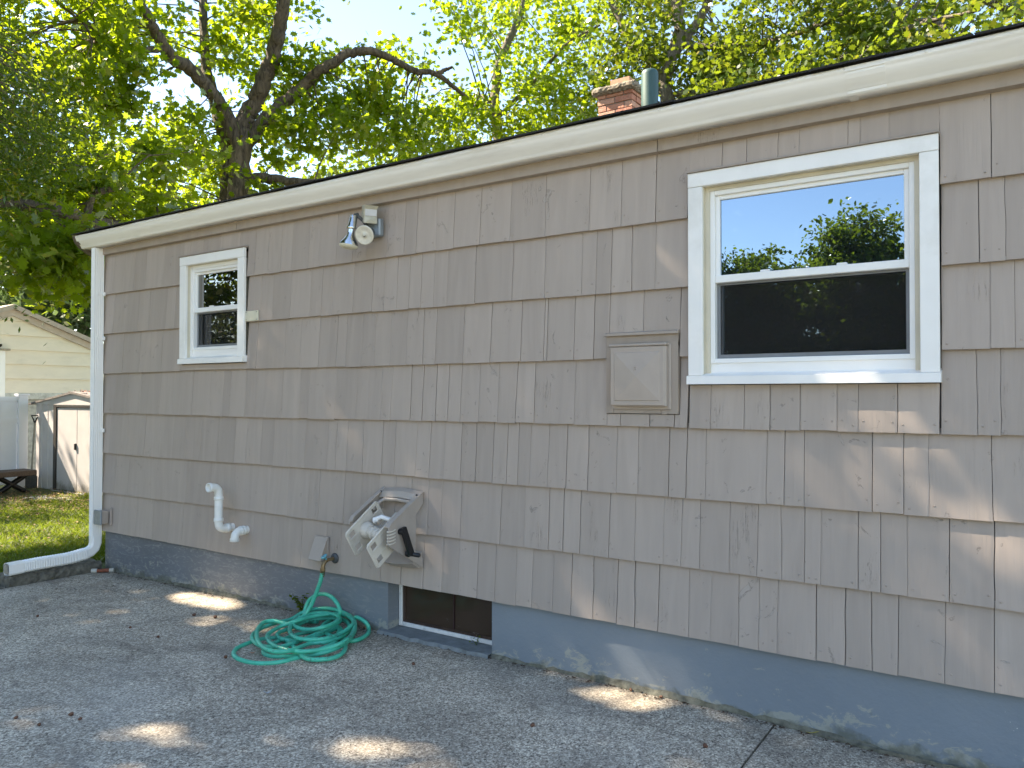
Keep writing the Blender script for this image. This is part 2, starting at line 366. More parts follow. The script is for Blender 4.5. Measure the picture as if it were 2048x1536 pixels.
def thing(name, label, cat, loc=(0, 0, 0), group=None):
    o = bpy.data.objects.new(name, None); COL.objects.link(o); o.location = loc; o.empty_display_size = .1
    o['label'] = label; o['category'] = cat
    if group: o['group'] = group
    return o
def tag(o, label, cat, group=None):
    o['label'] = label; o['category'] = cat
    if group: o['group'] = group
    return o
def single(mb, name, mat, label, cat, loc=(0, 0, 0), group=None):
    o = mb.build(name, mat); o.data.transform(Matrix.Translation(-Vector(loc))); o.location = loc
    return tag(o, label, cat, group)
def box(x0, x1, y0, y1, z0, z1, **k): return MB().box(x0, x1, y0, y1, z0, z1, **k)
def catmull(pts, sub=6):
    pts = [Vector(p) for p in pts]; out = []
    for i in range(len(pts)-1):
        p0, p1, p2, p3 = pts[max(i-1, 0)], pts[i], pts[i+1], pts[min(i+2, len(pts)-1)]
        for k in range(sub):
            t = k/sub; out.append(.5*((2*p1)+(p2-p0)*t+(2*p0-5*p1+4*p2-p3)*t*t+(3*p1-p0-3*p2+p3)*t**3))
    out.append(pts[-1]); return out
def lerp_list(r, n):
    m = len(r)-1; return [r[min(int(i*m/(n-1)), m-1)]*(1-(i*m/(n-1)-min(int(i*m/(n-1)), m-1)))+r[min(int(i*m/(n-1)), m-1)+1]*(i*m/(n-1)-min(int(i*m/(n-1)), m-1)) for i in range(n)]

# ------------------------------------------------------------------ ground
def gz(x, y):   # height of the worn patio
    return .012*math.exp(-((x+3.2)/2.2)**2)-.022*max(0., min(1., (x+1.2)/1.2))+.004*math.sin(x*2.1+y*1.3)
def sheet(name, mat, x0, x1, y0, y1, step, zf, kind='structure'):
    nx = max(1, round((x1-x0)/step)); ny = max(1, round((y1-y0)/step))
    vs = [(x0+(x1-x0)*i/nx, y0+(y1-y0)*j/ny, zf(x0+(x1-x0)*i/nx, y0+(y1-y0)*j/ny)) for i in range(nx+1) for j in range(ny+1)]
    m = MB(); m.add(vs, [(i*(ny+1)+j, (i+1)*(ny+1)+j, (i+1)*(ny+1)+j+1, i*(ny+1)+j+1) for i in range(nx) for j in range(ny)], True)
    return m.build(name, mat, kind=kind)
def slab(name, x0, x1, y0, y1):
    o = sheet(name, 'patio', x0, x1, y0, y1, .15, gz)
    m = MB()
    for (a, b) in (((x0, y0), (x0, y1)), ((x1, y0), (x1, y1)), ((x0, y0), (x1, y0)), ((x0, y1), (x1, y1))):
        n = 20; vs = []
        for i in range(n+1):
            x = a[0]+(b[0]-a[0])*i/n; y = a[1]+(b[1]-a[1])*i/n; vs += [(x, y, gz(x, y)), (x, y, -.12)]
        m.add(vs, [(2*i, 2*i+2, 2*i+3, 2*i+1) for i in range(n)])
    m.build('slab_edge', 'patio', o); return o
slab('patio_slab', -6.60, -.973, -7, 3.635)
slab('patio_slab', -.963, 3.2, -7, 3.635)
def lawn_z(x, y):
    d = max(0., -6.9-x); return -.015-.13*min(1., d/5)-.012*math.sin(x*.9)*math.cos(y*.8)*min(1, d) - (.10 if (x > -6.5) else 0)
sheet('lawn', 'lawn', -22, -6.5, -10, 16, .4, lawn_z)
g0 = MB().add([(-160, -160, -.22), (160, -160, -.22), (160, 160, -.22), (-160, 160, -.22)], [(0, 1, 2, 3)]).build('ground', 'lawn', kind='structure')
soil = MB().box(-6.64, 3.2, 3.5, 3.9, -.2, -.03).build('soil_strip', 'soil', kind='structure')

# ------------------------------------------------------------------ the house
H = thing('house', 'single-storey house clad in taupe-painted wooden shingles above a blue-grey foundation', 'house', (-2.2, 7.3, 0))
XL, XR = -6.655, 3.0
LW = (-1.360, -.2895, 1.553, 2.588); SW = (-5.491, -4.7035, 1.740, 2.590); VT = (-1.803, -1.409, 1.409, 1.822)
CW = (-3.35, -2.552, .045, .36)
OPEN = [LW, SW, VT]
# foundation with the cellar window opening
m = MB(); m.box(XL+.02, CW[0], 3.628, 3.85, -.35, .37).box(CW[1], XR, 3.628, 3.85, -.35, .37).box(CW[0], CW[1], 3.632, 3.85, -.35, .03)
m.box(XL+.02, XL+.24, 3.85, 11.2, -.35, .37); m.box(XR-.2, XR, 3.85, 11.2, -.35, .37); m.box(XL+.02, XR, 11.2, 11.4, -.35, .37)
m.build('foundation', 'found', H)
# crumbling, mossy lip where the foundation meets the slab
def lip(x0, x1, seed):
    r = random.Random(seed); m = MB(); n = int((x1-x0)/.045); vs = []
    for i in range(n+1):
        x = x0+(x1-x0)*i/n; o = .017+.010*math.sin(x*6+seed)+r.uniform(-.005, .007); h = gz(x, 3.6)+.012+.008*math.sin(x*2.3+seed)+r.uniform(-.006, .009)
        vs += [(x, 3.629, -.06), (x, 3.629-o, -.04), (x, 3.629-o*.9, max(.004, h*.45)), (x, 3.629-o*.35, h), (x, 3.629, h+.008)]
    m.add(vs, [(5*i+k, 5*i+5+k, 5*i+6+k, 5*i+1+k) for i in range(n) for k in range(4)]); return m
lip(-6.60, CW[0]-.01, 1).build('footing_edge', 'mossy', H); lip(CW[1]+.0, XR, 5).build('footing_edge', 'mossy', H)
m = MB(); r = random.Random(3); n = 18; vs = []
for i in range(n+1):
    x = CW[0]-.05+(CW[1]+.0-CW[0]+.05)*i/n; y = 3.585+r.uniform(-.010, .010)
    vs += [(x, y-.008, -.05), (x, y, .012), (x, y+.006, .030), (x, 3.80, .036)]
m.add(vs, [(4*i+k, 4*i+4+k, 4*i+5+k, 4*i+1+k) for i in range(n) for k in range(3)]); m.build('cellar_ledge', simple('grey_ledge_paint', (.19, .21, .215), .8, var=.2, scale=14, bump=.5, dirt=(.7, (.10, .10, .07))), H)
# sheathing behind the shingles
m = MB(); zs = sorted({.33, 2.83}|{o[2] for o in (LW, SW)}|{o[3] for o in (LW, SW)}); xs = sorted({XL+.02, XR}|{o[0] for o in (LW, SW)}|{o[1] for o in (LW, SW)})
for i in range(len(xs)-1):
    for j in range(len(zs)-1):
        cx, cz = (xs[i]+xs[i+1])/2, (zs[j]+zs[j+1])/2
        if any(o[0] < cx < o[1] and o[2] < cz < o[3] for o in (LW, SW)): continue
        z0 = max(zs[j], .372 if zs[j] < .4 else zs[j])
        m.box(xs[i], xs[i+1], 3.6235, 3.74, z0, zs[j+1])
m.box(XL+.02, XL+.12, 3.74, 11.4, .372, 2.83); m.box(XR-.1, XR, 3.74, 11.4, .372, 2.83); m.box(XL+.02, XR, 11.3, 11.4, .372, 2.83)
m.build('wall', 'backing', H)
m = MB()
for k in range(7): m.prism([(XL-.004-.0, .345+k*.339), (XL+.02, .345+k*.339), (XL+.02, .345+(k+1)*.339), (XL+.015, .345+(k+1)*.339)], 3.63, 11.4, 'y')
m.build('side_wall_cladding', 'frieze', H)

BUTTS = [2.368, 2.032, 1.691, 1.348, 1.007, .669, .338]; TOPZ = 2.716
JOINTS = [
    [-6.494,-6.324,-6.174,-6.002,-5.752,-5.412,-5.246,-5.037,-4.804,-4.719,-4.620,-4.478,-4.339,-4.230,-4.058,-3.960,-3.789,-3.637,-3.512,-3.337,-3.194,-3.096,-2.945,-2.810,-2.615,-2.406,-2.177,-1.906,-1.723,-1.533,-1.362,-1.200,-1.084,-0.940,-0.844,-0.642,-0.592,-0.478,-0.2895,-0.110,.08,.27,.52],
    [-6.480,-6.281,-6.106,-5.951,-5.814,-5.710,-5.592,-4.715,-4.556,-4.429,-4.238,-4.043,-3.929,-3.824,-3.635,-3.464,-3.364,-3.255,-3.156,-3.061,-2.959,-2.860,-2.654,-2.392,-2.181,-1.953,-1.868,-1.781,-1.665,-1.537,-0.287,-0.153,-0.064,.14,.33],
    [-6.601,-6.336,-6.083,-5.771,-5.515,-4.675,-4.597,-4.297,-4.136,-3.953,-3.785,-3.697,-3.554,-3.439,-3.311,-3.175,-3.044,-2.943,-2.737,-2.541,-2.334,-2.186,-2.165,-1.999,-1.880,-1.792,-1.603,-1.407,-0.287,-0.118,-0.035,.12,.31],
    [-6.446,-6.259,-6.078,-5.787,-5.610,-5.361,-5.130,-4.986,-4.898,-4.723,-4.611,-4.323,-4.141,-4.051,-3.797,-3.602,-3.498,-3.386,-3.301,-3.141,-3.045,-2.942,-2.849,-2.756,-2.623,-2.489,-2.368,-2.247,-1.995,-1.801,-1.725,-1.565,-1.437,-1.368,-1.255,-1.095,-0.978,-0.844,-0.690,-0.603,-0.451,-0.294,-0.165,-0.084,.1,.3],
    [-6.527,-6.253,-6.001,-5.790,-5.613,-5.451,-5.250,-5.041,-4.840,-4.706,-4.547,-4.407,-4.271,-4.090,-3.865,-3.787,-3.686,-3.545,-3.377,-3.271,-3.096,-2.989,-2.878,-2.755,-2.646,-2.526,-2.430,-2.354,-2.276,-2.160,-2.047,-1.916,-1.751,-1.633,-1.469,-1.378,-1.281,-0.995,-0.915,-0.829,-0.551,-0.429,-0.337,-0.116,.11,.3],
    [-6.436,-6.238,-5.785,-5.437,-5.122,-4.837,-4.485,-4.263,-4.053,-3.949,-3.715,-3.561,-3.408,-3.269,-3.138,-3.004,-2.898,-2.754,-2.471,-2.313,-2.157,-2.066,-1.963,-1.793,-1.650,-1.498,-1.404,-1.311,-1.168,-1.036,-0.931,-0.829,-0.760,-0.609,-0.519,-0.419,-0.266,-0.110,.06,.28],
    [-6.377,-6.122,-5.885,-5.660,-5.478,-5.155,-4.857,-4.638,-4.359,-4.119,-3.880,-3.740,-3.559,-3.385,-3.214,-3.034,-2.892,-2.768,-2.634,-2.508,-2.369,-2.262,-2.131,-2.017,-1.886,-1.749,-1.652,-1.523,-1.367,-1.259,-1.126,-1.032,-0.949,-0.782,-0.661,-0.557,-0.454,-0.282,-0.114,.09,.26]]
rs = random.Random(21)
def edge_line(x, wob, z0, z1):
    """a split or sawn edge as x(z)"""
    ph = rs.uniform(0, 9); sl = rs.uniform(-1, 1)*.004*wob; return lambda z: x+sl*.5*(z-(z0+z1)/2)/.17+wob*(.0005*math.sin(z*31+ph)+.0004*math.sin(z*83+ph*2))
def shingle(x0, x1, z0, z1, butt, dy, e0, e1, bulge, tilt):
    """one tapered shingle; its face leans back to tuck under the course above"""
    nz = 6; m = MB(); rows = []
    for i in range(nz+1):
        z = z0+(z1-z0)*i/nz
        yf = 3.588+dy+(z-butt)/.341*.024
        L, Rr = e0(z), e1(z); c = (L+Rr)/2
        rows.append([(L, yf+.0012, z+(tilt if i == 0 else 0)), (L+(c-L)*.12, yf, z+(tilt*.8 if i == 0 else 0)), (c, yf-bulge, z+(rs.uniform(-.0008, .0008) if i == 0 else 0)), (Rr-(Rr-c)*.12, yf, z-(tilt*.8 if i == 0 else 0)), (Rr, yf+.0012, z-(tilt if i == 0 else 0)), (Rr, min(3.6232, yf+.019), z), (L, min(3.6232, yf+.019), z)])
    vs = [p for r_ in rows for p in r_]; n = 7
    fs = [(i*n+j, i*n+(j+1) % n, (i+1)*n+(j+1) % n, (i+1)*n+j) for i in range(nz) for j in range(n)]
    m.add(vs, fs); m.add(vs[:n], [tuple(range(n))[::-1]]); m.add(vs[-n:], [tuple(range(n))]); return m
nsh = 0
for k, js in enumerate(JOINTS):
    butt = BUTTS[k]; top = (BUTTS[k-1]+.02) if k else TOPZ+.03
    xs_ = [XL]+[x for x in js if x > XL+.03]+([.75] if js[-1] < .6 else [.9])
    wob = [rs.choice((.4, .8, 1.2, 2.0)) for _ in xs_]
    edges = [edge_line(x, w, butt, top) for x, w in zip(xs_, wob)]
    for i in range(len(xs_)-1):
        a, b = xs_[i], xs_[i+1]; sag = .004*math.sin(a*1.7+k*2)
        gapr = rs.choice((.0001, .0003, .0007, .0014)) if a < -3.4 else rs.choice((.0004, .0009, .0014, .0022))
        zb = butt+sag*.6+rs.uniform(-.0018, .0018)*(1 if rs.random() < .8 else 2); dy = rs.uniform(-.0009, .0009); bul = rs.uniform(-.0010, .0018); tl = rs.uniform(-.0009, .0009)
        ea, eb = edges[i], edges[i+1]
        segs = [(a, b, zb, top, (lambda z, f=ea, g=gapr: f(z)+g), (lambda z, f=eb, g=gapr: f(z)-g))]
        for (ox0, ox1, oz0, oz1) in OPEN:
            new = []
            for (p, q, z0, z1, f0, f1) in segs:
                if q <= ox0 or p >= ox1 or z1 <= oz0 or z0 >= oz1: new.append((p, q, z0, z1, f0, f1)); continue
                if p < ox0-.012: new.append((p, ox0, z0, z1, f0, (lambda z, v=ox0: v)))
                if q > ox1+.012: new.append((ox1, q, z0, z1, (lambda z, v=ox1: v), f1))
                pp, qq = max(p, ox0), min(q, ox1)
                g0_ = f0 if pp == p else (lambda z, v=pp: v); g1_ = f1 if qq == q else (lambda z, v=qq: v)
                if qq-pp > .008:
                    if z1 > oz1+.025: new.append((pp, qq, oz1+.002, z1, g0_, g1_))
                    if z0 < oz0-.02: new.append((pp, qq, z0, oz0-.001, g0_, g1_))
            segs = new
        for (p, q, z0, z1, f0, f1) in segs:
            if q-p < .006: continue
            shingle(p, q, z0, z1, butt, dy, f0, f1, bul if q-p > .08 else 0, tl if z0 < butt+.01 else 0).build('shingle', 'shingle', H); nsh += 1
print('shingles', nsh)
# siding further along the wall, past the frame
m = MB()
for k, butt in enumerate(BUTTS):
    top = (BUTTS[k-1]+.02) if k else TOPZ+.03; x = .905
    while x < XR: m.prism([(3.588, butt), (3.607, butt), (3.623, top), (3.612, top)], x, min(x+.19, XR), 'x'); x += .195
m.build('further_shingles', 'shingle', H, kind='stuff')
# frieze boards
for a, b in ((XL-.004, -4.803), (-4.800, -1.517), (-1.514, XR)):
    MB().prism([(3.572, 2.712), (3.6205, 2.709), (3.6205, 2.80), (3.574, 2.80)], a+.001, b, 'x').build('frieze_board', 'frieze', H)
MB().box(XL-.16, XR+.1, 3.5745, 3.66, 2.802, 2.905).build('fascia', 'frieze', H)
# nail heads
nh = MB(); rn = random.Random(4)
for k, js in enumerate(JOINTS):
    for i in range(len(js)-1):
        if js[i] < -3.2: continue
        for x in (js[i]+.02, js[i+1]-.02):
            z = BUTTS[k]+rn.uniform(.022, .055)
            if rn.random() < .45 or any(o[0]-.01 < x < o[1]+.01 and o[2]-.02 < z < o[3]+.02 for o in OPEN): continue
            nh.lathe([(0, .0045), (.0025, .0045), (.0035, .002)], (x, 3.5885+(z-BUTTS[k])*.07, z), (0, -1, 0), 6)
nh.build('nail_heads', 'shingle', H, kind='stuff')

# gutter: ogee profile swept along the eaves
def gutter_prof(yb=3.572):
    o = [(0, 2.90), (0, 2.772), (.072, 2.772), (.080, 2.778), (.082, 2.789), (.086, 2.792), (.092, 2.800), (.104, 2.812), (.118, 2.828), (.127, 2.845), (.128, 2.853), (.133, 2.856), (.134, 2.874), (.128, 2.879), (.120, 2.875)]
    return [(yb-a, z) for a, z in o]
G = MB(); gp = gutter_prof(); th = [(y+.003, z+.002) for y, z in gp]; xs_ = [-6.815+i*(XR+6.9)/40 for i in range(41)]
vs = []
for i, x in enumerate(xs_):
    w = .0022*math.sin(x*2.2)+.0012*math.sin(x*5.1)
    vs += [(x, y, z+w) for y, z in gp]
n = len(gp); G.add(vs, [(i*n+j, (i+1)*n+j, (i+1)*n+j+1, i*n+j+1) for i in range(40) for j in range(n-1)], True)
gut = G.build('gutter', simple('gutter_enamel', (.88, .855, .80), .32, var=.05, scale=4, dirt=(.35, (.42, .36, .28)), stretch=(.4, 3, 3)), H)
MB().prism(gp, -6.818, -6.8155, 'x').build('end_cap', 'brown', gut)
MB().prism([(y-.0022, z-.0022) for y, z in gp[1:13]]+[(3.565, 2.9)], -.62, -.47, 'x').build('joint_sleeve', gut.data.materials[0], gut)
for x in (-5.6, -4.4, -3.2, -2.1, -1.45, -.32, .5):
    MB().lathe([(0, .006), (.003, .006), (.0045, .002)], (x, 3.4388, 2.866), (0, -1, 0), 8).build('gutter_screw', 'white', gut)
# downspout, rectangular with ribs
def rect_ribbed(x0, x1, y0, y1):
    p = []; nx = 5
    def side(ax, ay, bx, by, nxn, nyn):
        for i in range(nx):
            t0 = i/nx; t1 = (i+.5)/nx
            p.append((ax+(bx-ax)*t0, ay+(by-ay)*t0)); p.append((ax+(bx-ax)*t1+nxn*.0025, ay+(by-ay)*t1+nyn*.0025))
    side(x0, y0, x1, y0, 0, 1); side(x1, y0, x1, y1, -1, 0); side(x1, y1, x0, y1, 0, -1); side(x0, y1, x0, y0, 1, 0); return p
DX0, DX1, DY0, DY1 = -6.672, -6.612, 3.505, 3.583
ds = MB().prism(rect_ribbed(DX0, DX1, DY0, DY1), .27, 2.765, 'z').build('downspout', 'vinyl', H)
for z in (2.372, 1.99, 1.2): MB().box(DX0-.004, DX1+.022, DY1-.012, DY1+.006, z-.016, z+.016, bev=.003).box(DX1-.001, DX1+.004, DY0+.02, DY1, z-.013, z+.013).build('strap', 'vinyl', ds)
def sweep_rect(path, w, h, mb, rib=0, twist=0):
    """rectangular section along a path in the Y-Z plane-ish; w across X, h normal to path"""
    vs = []; k = len(path)
    for i, p in enumerate(path):
        p = Vector(p); t = (Vector(path[min(i+1, k-1)])-Vector(path[max(i-1, 0)])).normalized()
        sx = t.cross(Vector((0, 0, 1))); sx = sx.normalized() if sx.length > .3 else Vector((1, 0, 0)); sx = Vector((1, 0, 0)) if abs(sx.x) < .2 else (sx if sx.x > 0 else -sx)
        up = sx.cross(t).normalized(); g = 1+(rib if i % 2 else -rib)
        ww, hh = (w[i] if isinstance(w, list) else w)*g/2, (h[i] if isinstance(h, list) else h)*g/2
        c = .3
        for (a, b) in ((-1, -1+c), (-1+c, -1), (1-c, -1), (1, -1+c), (1, 1-c), (1-c, 1), (-1+c, 1), (-1, 1-c)): vs.append(p+sx*ww*a+up*hh*b)
    n = 8; mb.add(vs, [(i*n+j, i*n+(j+1) % n, (i+1)*n+(j+1) % n, (i+1)*n+j) for i in range(k-1) for j in range(n)]); return vs
m = MB(); sweep_rect([(-6.642, 3.544, .30), (-6.642, 3.544, .24), (-6.642, 3.53, .20), (-6.642, 3.50, .175), (-6.642, 3.45, .16)], .068, .085, m); m.build('elbow', 'vinyl', ds)
path = catmull([(-6.642, 3.46, .163), (-6.642, 3.33, .148), (-6.635, 3.20, .148), (-6.628, 3.08, .150), (-6.622, 2.97, .148), (-6.616, 2.90, .146)], 12)
m = MB(); q = []
rib_path = path[:]; sweep_rect(rib_path[:52], .085, .088, m, .035); m.build('corrugated_extension', 'vinyl', ds)
m = MB(); sweep_rect([path[50], path[54], path[-1]+Vector((.002, -.06, -.001))], .082, .094, m); vsm = m
m.build('outlet_mouth', 'vinyl', ds)
MB().box(-6.644, -6.584, 2.836, 2.839, .112, .180).build('outlet_shade_plate', simple('spout_mouth_shade', (.36, .33, .27), .7), ds)  # darker plate painted as the shaded inside of the outlet
# roof
PIT = .30; ZE = 2.888
def roof_z(y): return ZE+(y-3.44)*PIT
rm = MB(); rm.prism([(3.445, ZE), (7.4, roof_z(7.4)), (11.6, roof_z(7.4)-4.2*PIT), (11.6, roof_z(7.4)-4.2*PIT-.10), (7.4, roof_z(7.4)-.10), (3.58, ZE-.0)], XL-.165, XR+.15, 'x')
roof = rm.build('roof', 'asphalt_shingle', H)
tb = MB(); x = XL-.19; rr = random.Random(9)
while x < XR+.1:
    w = .30; y0 = 3.418+rr.uniform(-.006, .006); dz = rr.uniform(-.001, .003)
    for lay in (0, 1):
        y = y0+lay*.145; xx = x+(0 if lay == 0 else .15); zz = ZE+.004+dz+lay*.004
        tb.add([(xx+.003, y, zz+(y-3.44)*PIT-.006), (xx+w, y, zz+(y-3.44)*PIT-.006), (xx+w, y+.16, zz+(y+.16-3.44)*PIT), (xx+.003, y+.16, zz+(y+.16-3.44)*PIT), (xx+.003, y, zz+(y-3.44)*PIT+.003+lay*.004), (xx+w, y, zz+(y-3.44)*PIT+.003+lay*.004), (xx+w, y+.16, zz+(y+.16-3.44)*PIT+.008), (xx+.003, y+.16, zz+(y+.16-3.44)*PIT+.008)], [(0, 1, 5, 4), (0, 4, 7, 3), (1, 2, 6, 5), (4, 5, 6, 7), (3, 7, 6, 2), (0, 3, 2, 1)])
    x += w+.004
tb.build('edge_shingles', 'asphalt_shingle', roof, kind='stuff')
MB().prism([(3.46, 2.80), (7.4, roof_z(7.4)-.19), (7.4, roof_z(7.4)-.10), (3.44, ZE-.002)], XL-.158, XL-.135, 'x').build('rake_board', 'brown', roof)
ec = MB(); ec.prism([(3.44, ZE-.004), (3.443, 2.865), (3.46, 2.82), (3.50, 2.78), (3.56, 2.745), (3.63, 2.71), (3.63, 2.90), (3.6, ZE+.03)], XL-.212, XL-.155, 'x'); ec.build('eave_return', 'brown', roof)
MB().prism([(3.63, 2.83), (7.4, 2.83), (7.4, roof_z(7.4)-.11), (3.63, roof_z(3.63)-.09)], XL+.02, XL+.1, 'x').prism([(7.4, 2.83), (11.4, 2.83), (11.4, roof_z(7.4)-4*PIT-.11), (7.4, roof_z(7.4)-.11)], XL+.02, XL+.1, 'x').build('gable', 'frieze', H)
# chimney, brick by brick
CX0, CX1, CY0, CY1 = -3.70, -3.315, 7.18, 7.58
ch = MB().box(CX0+.012, CX1-.012, CY0+.012, CY1-.012, 3.7, 4.70).build('chimney', 'mortar', H)
zc = 4.12; row = 0; rb = random.Random(2)
while zc < 4.62:
    out = .0
    if zc > 4.62-.067*2.4: out = .006
    h = .057; off = (row % 2)*.1
    def bricks_along(a, b, fn, off):
        x = a-off
        while x < b-.005:
            p, q = max(a, x), min(b, x+.19)
            if q-p > .03: fn(p, q)
            x += .2
    j = lambda: rb.uniform(-.002, .002)
    bricks_along(CX0-out, CX1+out, lambda p, q: MB().box(p, q, CY0-out+j(), CY0+.09, zc, zc+h, bev=.003).build('brick', 'brick', ch), off)
    bricks_along(CY0+.1, CY1+out, lambda p, q: MB().box(CX1-.09, CX1+out+j(), p, q, zc, zc+h, bev=.003).build('brick', 'brick', ch), .1-off)
    bricks_along(CY0+.1, CY1+out, lambda p, q: MB().box(CX0-out+j(), CX0+.09, p, q, zc, zc+h, bev=.003).build('brick', 'brick', ch), .1-off)
    zc += .067; row += 1
def rough_block(x0, x1, y0, y1, z0, z1, seed, n=10, amp=.008, bev=.012):
    r = random.Random(seed); m = MB(); nn = n
    def P(u, v, w):
        x = x0+(x1-x0)*u; y = y0+(y1-y0)*v; z = z0+(z1-z0)*w
        e = (u in (0, 1))+(v in (0, 1))+(w in (0, 1))
        rd = random.Random(hash((round(u, 3), round(v, 3), round(w, 3), seed)))
        cx, cy, cz = (x0+x1)/2, (y0+y1)/2, (z0+z1)/2
        k = bev if e >= 2 else 0
        x -= k*(1 if x > cx else -1)*(u in (0, 1))*rd.uniform(.3, 1.2); y -= k*(1 if y > cy else -1)*(v in (0, 1))*rd.uniform(.3, 1.2); z -= k*(1 if z > cz else -1)*(w in (0, 1))*rd.uniform(.3, 1.2)
        return (x+rd.uniform(-amp, amp), y+rd.uniform(-amp, amp), z+rd.uniform(-amp, amp))
    L = sorted([x1-x0, y1-y0, z1-z0])
    du = max(1, round((x1-x0)/(L[2]/nn))); dv = max(1, round((y1-y0)/(L[2]/nn))); dw = max(2, round((z1-z0)/(L[2]/nn)))
    def grid(fn, a, b):
        vs = [fn(i/a, j/b) for i in range(a+1) for j in range(b+1)]
        m.add(vs, [(i*(b+1)+j, (i+1)*(b+1)+j, (i+1)*(b+1)+j+1, i*(b+1)+j+1) for i in range(a) for j in range(b)])
    grid(lambda s_, t: P(s_, 0, t), du, dw); grid(lambda s_, t: P(s_, 1, t), du, dw); grid(lambda s_, t: P(0, s_, t), dv, dw)
    grid(lambda s_, t: P(1, s_, t), dv, dw); grid(lambda s_, t: P(s_, t, 0), du, dv); grid(lambda s_, t: P(s_, t, 1), du, dv)
    return m
rough_block(CX0-.065, CX1+.055, CY0-.06, CY1+.06, 4.62, 4.705, 5, 16, .005, .02).build('chimney_cap', 'cap', ch)
MB().prism([(CX0+.11, CY0+.06), (CX1-.06, CY0+.06), (CX1-.06, CY1-.06), (CX0+.11, CY1-.06)], 4.70, 4.79, 'z').build('flue_tile', 'terracotta', ch)
# painted vent stack with its tarred collar
PX, PY = -2.262, 5.2
st = MB().lathe([(0, .062), (.50, .062), (.518, .060), (.530, .052), (.536, .040), (.536, 0.0)], (PX, PY, 3.33), (0, 0, 1), 28).build('vent_stack', 'teal', H)
m = MB(); r = random.Random(8)
m.lathe([(0, .12), (.10, .09), (.135, .074), (.175, .069), (.20, .0655)], (PX, PY, 3.36), (0, 0, 1), 22)
for k in range(46):
    a = r.uniform(0, 6.28); z = 3.53+abs(r.gauss(0, .035)); s_ = r.uniform(.004, .010)
    m.box(PX+.063*math.cos(a)-s_, PX+.063*math.cos(a)+s_, PY+.063*math.sin(a)-s_, PY+.063*math.sin(a)+s_, z-s_*.6, z+s_)
m.build('tar_collar', 'tar', st)

